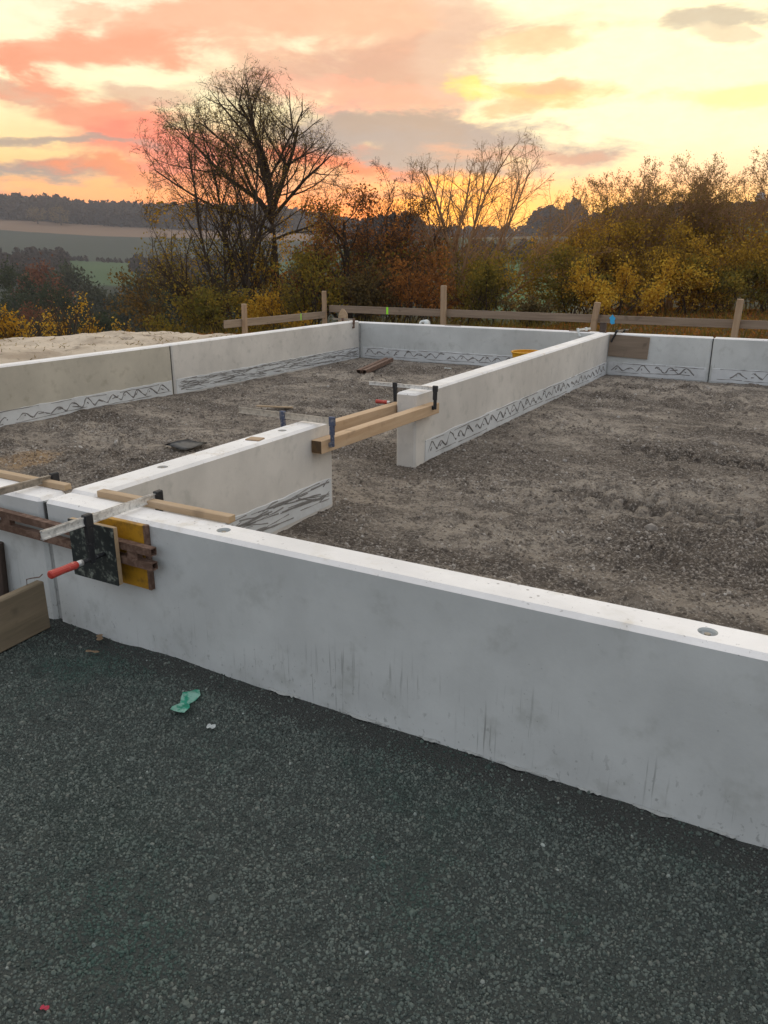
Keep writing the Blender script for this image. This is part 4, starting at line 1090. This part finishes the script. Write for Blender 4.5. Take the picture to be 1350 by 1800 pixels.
# 1 the big spreading tree with a forked trunk
def big_tree():
    rs = np.random.RandomState(21); loc = at_tree(486, 26)
    base = np.array(loc); zf = 3.3                       # fork height above the foot
    S, tips = [], []
    fork = base + np.array(lean(-0.02)) * zf
    n = 6; prev = base
    for i in range(n):
        q = base + (fork - base) * (i + 1) / n + rs.normal(0, 0.035, 3)
        S.append((prev, q, 0.165 - 0.008 * i, 0.157 - 0.008 * i, 0)); prev = q
    fork = prev
    for (ln, L, r, dz) in ((lean(-0.62, 1.0, 0.1), 3.3, 0.085, 0), (lean(-0.06, 1.0, -0.05), 4.6, 0.095, 0), (lean(0.34, 1, 0.15), 3.9, 0.075, 0), (lean(-1.2, 0.8, -0.3), 3.6, 0.05, -.4), (lean(-0.9, 1.0, 0.1), 3.8, 0.055, -.2), (lean(0.62, 1.0, -0.1), 3.6, 0.06, 0),
                       (lean(0.85, 0.75, -0.25), 3.1, 0.06, -.1), (lean(0.2, 0.9, 0.8), 3.0, 0.06, 0), (lean(0.15, 0.9, -0.8), 2.8, 0.055, 0), (lean(-0.35, 1.0, 0.4), 3.9, 0.07, 0),
                       (lean(1.0, 0.45, 0.2), 2.6, 0.045, -.6)):
        s, t = grow(rs, fork, [((0, 0, dz), ln, L, r)], 4, 0.0032, 0.12, 0.045, (10, 8, 6, 4), 0.48, (28, 60), 0.15)
        S += s; tips.append(t)
    tips = np.concatenate(tips)
    S, tips = fit_top(S, tips, loc, 486, 26, 40)
    S, tips = prune(rs, S, tips, loc, 486, 26, 438, 322, 178, 200)
    lo = tips[tips[:, 2] < base[2] + 4.4]
    return build_tree('broadleaf_tree', 'largest half bare tree with a thick forked trunk', TG, loc, S,
                      [('foliage', pick(rs, tips, 5600), 0.046, 0.06, M['lf_sparse']), ('low_foliage', pick(rs, lo, 1400), 0.08, 0.12, M['lf_yellow'])], M['bark'], 1)
def multi(name, label, px, f, seed, stems, levels, leafsets, ytop, kids=(7, 6, 5, 3), ratio=0.5, spread=(22, 45), first=0.25, gnarl=0.09, trop=0.06, bark='bark', rmin=0.0033, dz=0.0, dome=None):
    rs = np.random.RandomState(seed); loc = at_tree(px, f, dz)
    st = [((RIGHT[0] * o, RIGHT[1] * o, 0), lean(l, 1.0, fw), L, r) for (o, l, fw, L, r) in stems]
    S, tips = grow(rs, loc, st, levels, rmin, gnarl, trop, kids, ratio, spread, first)
    S, tips = fit_top(S, tips, loc, px, f, ytop)
    if dome: S, tips = prune(rs, S, tips, loc, px, f, *dome)
    ls = []
    for (nm, n, size, jit, m, zlo, zhi) in leafsets:
        zz_ = tips[:, 2] - loc[2]; sel = tips[(zz_ > zlo) & (zz_ < zhi)]
        if len(sel): ls.append((nm, pick(rs, sel, n), size, jit, M[m]))
    return build_tree(name, label, TG, loc, S, ls, M[bark], seed)
big_tree()
# 2 many-stemmed tree in front of it, fanning to the left
multi('broadleaf_tree', 'many stemmed bare tree fanning out left of the thick forked trunk', 418, 24.5, 31,
      [(-0.25, -0.46, 0.05, 6.6, 0.055), (-0.15, -0.30, -0.1, 7.0, 0.06), (0.0, -0.16, 0.1, 7.2, 0.07), (0.1, -0.04, -0.05, 7.6, 0.075), (0.25, 0.08, 0.1, 7.2, 0.06),
       (-0.3, -0.66, 0.0, 6.2, 0.045), (-0.1, -0.56, -0.2, 6.4, 0.045), (0.2, 0.02, 0.25, 6.6, 0.055), (-0.35, -0.85, 0.1, 4.6, 0.04), (-0.2, -0.34, 0.2, 6.0, 0.05), (0.25, 0.2, 0.2, 6.2, 0.045)], 3,
      [('foliage', 6500, 0.045, 0.06, 'lf_sparse', 3.6, 99), ('low_foliage', 3600, 0.075, 0.25, 'lf_olive', 0.2, 3.2)], 140, kids=(18, 10, 7), ratio=0.32, spread=(24, 55), first=0.18, dome=(405, 380, 150, 215))
# 3 gnarled oak with brown leaves
multi('oak_tree', 'gnarled dark oak with brown leaves behind the long board', 612, 24, 41,
      [(0.0, 0.04, 0.0, 4.0, 0.13), (-0.12, -0.30, 0.1, 3.3, 0.09), (0.1, 0.34, -0.1, 3.5, 0.08), (0.05, 0.16, 0.2, 5.1, 0.05), (0.0, -0.7, 0.0, 2.8, 0.06), (0.1, 0.75, 0.1, 2.8, 0.06)], 4,
      [('foliage', 7000, 0.085, 0.12, 'lf_brown', 1.0, 4.2), ('low_foliage', 2000, 0.09, 0.2, 'lf_olive', 0.2, 2.6)], 285, kids=(9, 8, 6, 4), ratio=0.5, spread=(35, 70), gnarl=0.18, trop=0.02)
multi('oak_tree', 'slender brown leaved tree between the oak and the bare twin stems', 700, 25, 43,
      [(0.0, 0.05, 0.0, 4.4, 0.06), (0.1, 0.3, 0.1, 3.9, 0.05), (-0.1, -0.22, 0.1, 4.2, 0.05), (0.0, -0.5, 0.1, 3.4, 0.04)], 4,
      [('foliage', 3200, 0.08, 0.12, 'lf_brown', 0.6, 2.9), ('low_foliage', 2200, 0.085, 0.2, 'lf_drab', 0.0, 2.5)], 300, kids=(9, 8, 6, 4), ratio=0.46, spread=(25, 50))
# 4 bare twin stemmed tree in the middle of the sunset
multi('bare_tree', 'bare twin stemmed tree in front of the brightest glow', 800, 25, 51,
      [(0.0, 0.05, 0.0, 6.2, 0.075), (-0.3, -0.03, 0.1, 6.3, 0.065), (0.05, 0.18, -0.05, 6.3, 0.05), (-0.3, -0.22, 0.1, 5.6, 0.045), (0.1, 0.50, 0.1, 6.6, 0.05), (0.1, 0.85, -0.1, 6.6, 0.045), (-0.2, -0.50, 0.1, 5.4, 0.035),
       (0.1, 1.4, 0.1, 7.0, 0.045), (0.15, 1.1, -0.2, 7.0, 0.045), (0.0, 0.32, 0.2, 6.4, 0.045)], 3,
      [('foliage', 500, 0.05, 0.05, 'lf_sparse', 2.4, 99), ('low_foliage', 2400, 0.085, 0.28, 'lf_olive', 0.0, 2.2)], 190, kids=(18, 9, 7), ratio=0.34, spread=(24, 55), first=0.26, bark='bark_warm', trop=0.02, dome=(862, 368, 170, 126))
# 5 trees on the right
RK = dict(kids=(12, 8, 6, 4), ratio=0.43, spread=(26, 54), bark='bark_warm')
multi('broadleaf_tree', 'dark limbed tree leaning left, first of the right hand trees', 1120, 27, 61,
      [(0.0, -0.30, 0.0, 5.4, 0.075), (0.1, -0.10, 0.1, 5.6, 0.08), (0.2, 0.10, 0.1, 5.4, 0.065), (0.0, -0.55, 0.0, 4.4, 0.055), (0.1, 0.3, 0.1, 4.8, 0.05), (0.0, -0.8, 0.0, 3.8, 0.045)], 4,
      [('foliage', 5600, 0.048, 0.06, 'lf_sparse', 2.6, 99), ('low_foliage', 4200, 0.085, 0.22, 'lf_yellow', 0.2, 2.9)], 290, **RK)
multi('broadleaf_tree', 'upright tree between two yellow bushes on the right', 1182, 28, 62,
      [(0.0, 0.02, 0.0, 5.4, 0.08), (0.1, 0.25, 0.1, 5.0, 0.06), (-0.1, -0.25, 0.1, 4.9, 0.055), (0.0, 0.5, 0.2, 4.4, 0.045), (0.0, -0.5, -0.2, 4.3, 0.045)], 4,
      [('foliage', 3600, 0.048, 0.06, 'lf_sparse', 2.6, 99), ('low_foliage', 3000, 0.085, 0.22, 'lf_yellow', 0.2, 2.8)], 305, **RK)
multi('broadleaf_tree', 'tree with an upright oval crown left of the pale tower', 1228, 28, 63,
      [(0.0, -0.06, 0.0, 5.8, 0.085), (0.15, 0.12, 0.1, 5.4, 0.065), (-0.15, -0.25, 0.0, 4.9, 0.055), (0.1, 0.3, 0.1, 4.7, 0.05)], 4,
      [('foliage', 5200, 0.048, 0.06, 'lf_sparse', 2.6, 99), ('low_foliage', 3000, 0.085, 0.22, 'lf_yellow', 0.2, 2.8)], 283, **RK)
multi('broadleaf_tree', 'tallest right hand tree at the photo edge beside the tower', 1288, 27, 64,
      [(0.0, -0.06, 0.0, 5.7, 0.085), (0.15, 0.16, 0.1, 6.0, 0.075), (-0.15, -0.28, 0.1, 5.0, 0.055), (0.1, 0.22, 0.0, 5.4, 0.05)], 4,
      [('foliage', 4200, 0.048, 0.06, 'lf_sparse', 2.6, 99), ('low_foliage', 3600, 0.085, 0.22, 'lf_yellow', 0.2, 2.8)], 262, **RK)

multi('broadleaf_tree', 'thin twiggy tree at the left end of the right hand trees', 1068, 28, 65,
      [(0.0, 0.0, 0.0, 5.2, 0.06), (0.1, 0.22, 0.1, 5.0, 0.05), (-0.1, -0.3, 0.1, 4.7, 0.045), (0.0, -0.65, 0.1, 3.8, 0.04)], 4,
      [('foliage', 3400, 0.048, 0.06, 'lf_sparse', 2.6, 99), ('low_foliage', 3000, 0.085, 0.22, 'lf_yellow', 0.2, 2.4)], 303, **RK)
multi('broadleaf_tree', 'twiggy tree between the oval crowned tree and the tallest one', 1272, 29, 66,
      [(0.0, 0.02, 0.0, 5.4, 0.06), (0.1, 0.25, 0.1, 5.0, 0.05), (-0.1, -0.22, 0.1, 4.9, 0.045)], 4,
      [('foliage', 3400, 0.048, 0.06, 'lf_sparse', 2.6, 99), ('low_foliage', 3000, 0.085, 0.22, 'lf_yellow', 0.2, 2.4)], 296, **RK)

# undergrowth bushes: stems and leaves in loose clumps
BG = 'bushes in the undergrowth'
def bush(label, px, f, w, h, n, leaf, seed, size=0.085, cat='bush', name='bush', clumps=26, dz=0.0):
    rs = np.random.RandomState(seed); loc = at_tree(px, f, dz); o = np.array(loc)
    st = []
    for k in range(9):
        l = rs.uniform(-1, 1) * w / h * 0.8
        st.append(((RIGHT[0] * rs.uniform(-.3, .3) * w, RIGHT[1] * rs.uniform(-.3, .3) * w, 0), lean(l, 1.0, rs.uniform(-.4, .4)), h * rs.uniform(.7, 1.05), 0.025))
    S, tips = grow(rs, loc, st, 2, 0.006, 0.12, 0.04, (6, 4), 0.42, (25, 50), 0.25)
    c = pick(rs, tips, clumps); P = c[rs.randint(0, len(c), n)] + rs.normal(0, 1, (n, 3)) * np.array([w, w, h * .8]) * 0.085
    P = np.concatenate([P, pick(rs, tips, n // 3)])
    P = P[P[:, 2] > o[2] + 0.05]
    return build_tree(name, label, BG, loc, S, [('foliage', P, size, 0.04, M[leaf])], M['bark'], seed, cat)
for i, (px, f, w, h, n, lf, lab) in enumerate((
        (300, 24, 2.4, 2.3, 3600, 'lf_drab', 'drab brown bush at the left end of the thicket'),
        (362, 22.5, 1.9, 1.6, 2600, 'lf_olive', 'olive bush beyond the end of the pale soil heap'),
        (470, 22.0, 1.6, 1.3, 2000, 'lf_gold', 'golden bush just behind the short batter board'),
        (455, 25.5, 1.5, 3.2, 1600, 'lf_yellow', 'yellow leaved sapling against the forked trunk'),
        (535, 23.0, 2.0, 2.2, 2600, 'lf_olive', 'olive bush behind the corner post of the boards'),
        (560, 27.0, 2.4, 3.0, 2600, 'lf_drab', 'tall drab bush between the forked tree and the oak'),
        (660, 23.0, 2.2, 1.8, 2400, 'lf_drab', 'dark drab bush under the gnarled oak'),
        (735, 23.0, 2.0, 2.0, 2600, 'lf_brown', 'brown bush left of the tallest board post'),
        (745, 28.0, 2.6, 2.4, 2400, 'lf_drab', 'drab thicket behind the brown bush'),
        (842, 24.0, 2.2, 2.0, 3200, 'lf_olive', 'olive bush right of the bare twin stems'),
        (858, 27.0, 2.0, 2.3, 2600, 'lf_olive', 'tall olive bush below the long low branch'),
        (925, 22.5, 1.6, 0.9, 1800, 'lf_drab', 'low drab bush left of the yellow bushes'),
        (1030, 25.5, 1.5, 2.44, 3900, 'lf_yellow', 'yellow bush at the left end of the right hand group'),
        (1035, 24.0, 2.2, 1.93, 3750, 'lf_olive', 'olive green bush behind the leaning post'),
        (1075, 22.5, 1.6, 1.85, 3150, 'lf_gold', 'golden bush behind the blue paint mark'),
        (1085, 26.0, 2.2, 2.69, 3900, 'lf_yellow', 'tall yellow bush behind the golden one'),
        (1150, 25.0, 2.0, 2.02, 3000, 'lf_yellow', 'golden bush right of the leaning tree'),
        (1205, 24.5, 2.0, 1.76, 3150, 'lf_gold', 'broad golden bush under the upright tree'),
        (1265, 25.5, 2.2, 2.27, 3900, 'lf_yellow', 'yellow bush behind the right hand post'),
        (1305, 24.5, 2.2, 1.60, 3450, 'lf_olive', 'olive bush right of the right hand post'),
        (1360, 25.5, 2.4, 2.27, 3900, 'lf_yellow', 'yellow bush at the right edge of the photo'),
        (1150, 30.0, 3.0, 3.02, 3450, 'lf_olive', 'olive thicket behind the right hand trees'),
        (1260, 31.0, 3.4, 3.02, 3450, 'lf_olive', 'olive thicket behind the oval crowned tree'),
        (1350, 31.0, 3.2, 3.02, 3150, 'lf_olive', 'olive thicket behind the tallest right hand tree'))):
    bush(lab, px, f, w, h, n, lf, 200 + i)
for i, (px, f, h, lab) in enumerate(((8, 17, 1.4, 'golden sapling at the left edge beyond the soil heap'), (50, 18, 1.0, 'small golden bush right of the left edge sapling'),
                                     (108, 17.5, 1.6, 'tall golden sapling standing up behind the soil heap'), (162, 18.5, 0.9, 'thin yellow sapling right of the tall golden one'),
                                     (185, 19, 1.0, 'thin yellow sapling near the middle of the heap'))):
    bush(lab, px, f, h * 0.4, h + 0.45, 500 if i else 1300, 'lf_gold', 300 + i, 0.06, 'sapling', 'sapling', 12, -1.0)

# mid-distance and far trees, each a trunk with a crown of leaf clumps
def far_tree(label, px, f, w, h, leaf, seed, n=1500, size=None, group='trees on the valley slope', dz=0.0, conic=False):
    rs = np.random.RandomState(seed); x, y = ground_at(px, f); z = land_at(px, f) + dz
    root = thing('valley_tree', (x, y, z), label, 'tree', group)
    bm = new(); tube(bm, [(x, y, z - 0.5), (x, y, z + h * 0.45), (x, y, z + h * 0.8)], [w * 0.035, w * 0.025, w * 0.01], 6); from_bm('trunk', bm, root, M['bark'])
    size = size or w * 0.075
    k = 30; c = rs.normal(0, 1, (k, 3)); c /= np.linalg.norm(c, axis=1, keepdims=True); c *= rs.uniform(0.35, 1.0, (k, 1)) ** 0.5
    C = np.stack([c[:, 0] * w * .5, c[:, 1] * w * .5, h * 0.55 + c[:, 2] * h * .40], -1)
    if conic: C[:, :2] *= np.clip((h - C[:, 2:3]) / h * 1.5, 0.05, 1.2)
    P = C[rs.randint(0, k, n)] + rs.normal(0, 1, (n, 3)) * np.array([w, w, h * .8]) * 0.075
    v, f_ = leaves_np(rs, P, size, 0.0); np_mesh('crown', v, f_, M[leaf], root)
    return root
for i, (px, f, yt, yb, wpx, lf, lab) in enumerate((
        (15, 150, 452, 560, 80, 'lf_green', 'dark green tree at the left edge of the valley'),
        (68, 160, 452, 545, 84, 'lf_rust', 'rust brown tree standing out above the dark wood at left'),
        (85, 120, 485, 580, 70, 'lf_green', 'dark tree below the rust brown tree'),
        (48, 100, 518, 590, 64, 'lf_rust', 'smaller rust brown tree low at the left'),
        (12, 110, 500, 590, 56, 'lf_green', 'dark round tree low at the left edge'),
        (135, 180, 470, 560, 90, 'lf_grey', 'grey green tree right of the rust brown tree'),
        (175, 130, 500, 585, 86, 'lf_grey', 'grey green tree below the meadow'),
        (120, 95, 530, 600, 80, 'lf_grey', 'grey green tree low behind the tall golden sapling'),
        (245, 170, 470, 560, 66, 'lf_green', 'dark tree right of the green meadow'),
        (290, 200, 450, 540, 90, 'lf_drab', 'brown grey tree behind the left end of the thicket'),
        (225, 110, 510, 595, 90, 'lf_grey', 'grey green tree left of the thicket'),
        (300, 120, 490, 590, 100, 'lf_green', 'dark tree behind the drab brown bush'),
        (370, 160, 470, 560, 90, 'lf_green', 'dark tree seen through the many stemmed tree'),
        (40, 220, 468, 540, 80, 'lf_grey', 'grey green tree behind the rust brown tree'),
        (105, 240, 462, 530, 80, 'lf_green', 'distant dark tree left of the meadow'),
        (165, 90, 545, 605, 80, 'lf_green', 'dark shrubby tree just beyond the soil heap'),
        (60, 85, 550, 610, 80, 'lf_grey', 'grey shrubby tree just beyond the soil heap at left'),
        (640, 130, 440, 540, 120, 'lf_green', 'dark tree seen between the oak limbs'),
        (520, 140, 440, 540, 110, 'lf_green', 'dark tree seen right of the forked trunk'),
        (760, 140, 430, 530, 110, 'lf_drab', 'brown tree far behind the twin stems'),
        (860, 150, 450, 530, 100, 'lf_grey', 'grey green tree behind the olive bushes'),
        (440, 180, 450, 540, 90, 'lf_grey', 'grey green tree behind the many stemmed tree'))):
    zt = height_at(yt, f); zb = height_at(yb, f); w = wpx / 1440 * f
    g = land_at(px, f); h = max(zt - g, zt - zb)
    far_tree(lab, px, f, w, h, lf, 400 + i, 4200, w * 0.06, dz=zt - h - g)
far_tree('pale yellowish tree on the field edge, left of a pair', 75, 830, 17, 17, 'lf_drab', 450, 900, 1.3, 'trees on the far field edge')
far_tree('pale yellowish tree on the field edge, right of a pair', 115, 835, 20, 18, 'lf_drab', 451, 900, 1.3, 'trees on the far field edge')

def far_wood(name, label_rows, seed):
    rs = np.random.RandomState(seed); Vs, Fs, o = [], [], 0
    for (px0, px1, f0, f1, h0, h1, n) in label_rows:
        for k in range(n):
            px = rs.uniform(px0, px1); f = rs.uniform(f0, f1); x, y = ground_at(px, f); z = land_at(px, f); h = rs.uniform(h0, h1); w = h * rs.uniform(0.5, 0.75)
            m = 64; c = rs.normal(0, 1, (m, 3)); c /= np.linalg.norm(c, axis=1, keepdims=True)
            c[:, 2] = np.abs(c[:, 2]) * 1.2 - 0.4
            P = np.array([x, y, z + h * .28]) + c * np.array([w * .5, w * .5, h * .70]) * rs.uniform(.8, 1.1, (m, 1))
            v, q = leaves_np(rs, P, w * 0.42, 0.1); Vs.append(v); Fs.append(q + o); o += len(v)
    ob = np_mesh(name, np.concatenate(Vs), np.concatenate(Fs), M['lf_wood']); tag(ob, kind='stuff'); return ob
far_wood('far_woodland', [(-180, 420, 850, 905, 13, 18, 420), (-180, 560, 905, 1010, 14, 18, 620), (-100, 130, 880, 1010, 18, 23, 160), (400, 760, 860, 1010, 12, 20, 330),
                          (640, 735, 420, 470, 10, 16, 60), (740, 1010, 850, 1000, 8, 15, 200), (930, 1010, 620, 760, 16, 26, 60)], 77)
far_wood('far_hedgerow', [(-200, 400, 552, 566, 2, 4, 260), (-200, 118, 400, 540, 7, 12, 170), (232, 420, 400, 540, 7, 12, 90), (1020, 1500, 400, 440, 4, 8, 240), (1000, 1500, 300, 420, 4, 7, 130), (700, 1000, 250, 330, 5, 8, 60)], 78)

# pale tower on the right hand skyline
tx, ty = ground_at(1322, 430); tz = land_at(1322, 430)
o = thing('silo_tower', (tx, ty, tz), 'pale grey tower on the skyline at the right edge', 'tower')
zt = height_at(338, 430)
M['tower'] = plain('pale_tower_concrete', (0.62, 0.62, 0.62), 0.9, 0, 0.25, 0.6)
bm = new(); tube(bm, [(tx, ty, tz - 1), (tx, ty, zt - 2.2), (tx, ty, zt - 1.2), (tx, ty, zt)], [2.7, 2.2, 2.1, 1.4], 14); from_bm('shaft', bm, o, M['tower'])
bm = new()
for k in range(4):
    z = tz + 2 + k * (zt - tz - 4) / 3
    tube(bm, [(tx, ty, z), (tx, ty, z + 0.35)], [2.78 - 0.13 * k, 2.77 - 0.13 * k], 14)
from_bm('ring_band', bm, o, M['greysheet'])

# fallen leaves and dry grass behind the boards
def litter_patch():
    rs = np.random.RandomState(5); n = 16000
    f = rs.uniform(14.5, 30, n); px = rs.uniform(240, 1600, n)
    r = (px - CX) / 1440 * f; z = land(r, f)
    P = np.stack([HEAD[0] * f + RIGHT[0] * r, HEAD[1] * f + RIGHT[1] * r, z + rs.uniform(0, 0.09, n)], -1)
    P = P[P[:, 1] > 12.7]
    v, q = leaves_np(rs, P, 0.10, 0.0, 0.0); o = np_mesh('fallen_leaves', v, q, M['lf_brown']); tag(o, kind='stuff')
    n = 9000; f = rs.uniform(15, 32, n); px = rs.uniform(240, 1600, n); r = (px - CX) / 1440 * f; z = land(r, f) - 0.03
    P = np.stack([HEAD[0] * f + RIGHT[0] * r, HEAD[1] * f + RIGHT[1] * r, z], -1); P = P[P[:, 1] > 12.8]; n = len(P)
    tip = P + np.stack([rs.normal(0, .10, n), rs.normal(0, .10, n), rs.uniform(0.12, 0.42, n)], -1)
    m = 500; gx = rs.uniform(-10.6, -8.4, m); gy = rs.uniform(4.0, 11.0, m); P2 = np.stack([gx, gy, h_mound(gx, gy) - 0.02], -1)
    P = np.concatenate([P, P2]); tip = np.concatenate([tip, P2 + np.stack([rs.normal(0, .05, m), rs.normal(0, .05, m), rs.uniform(0.015, 0.06, m)], -1)]); n = len(P)
    v, q = tubes_np(P, tip, np.full(n, 0.007), np.full(n, 0.002), 3)
    o = np_mesh('dry_grass', v, q, M['lf_olive']); tag(o, kind='stuff')
litter_patch()

# ------------------------------------------------------------------ evening haze over the valley
hz = bpy.data.materials.new('evening_haze'); hz.use_nodes = True
ht = NT(hz.node_tree); ht.n.clear()
pv = ht.n.new('ShaderNodeVolumePrincipled'); pv.inputs['Color'].default_value = (0.86, 0.86, 0.92, 1); pv.inputs['Density'].default_value = 0.00030
pv.inputs['Anisotropy'].default_value = 0.0
ho = ht.n.new('ShaderNodeOutputMaterial'); ht.l.new(pv.outputs[0], ho.inputs['Volume'])
bm = new(); box(bm, -1160, 1160, -1160, 1160, -26, 104)
haze = from_bm('haze', bm, None, hz); tag(haze, kind='stuff')
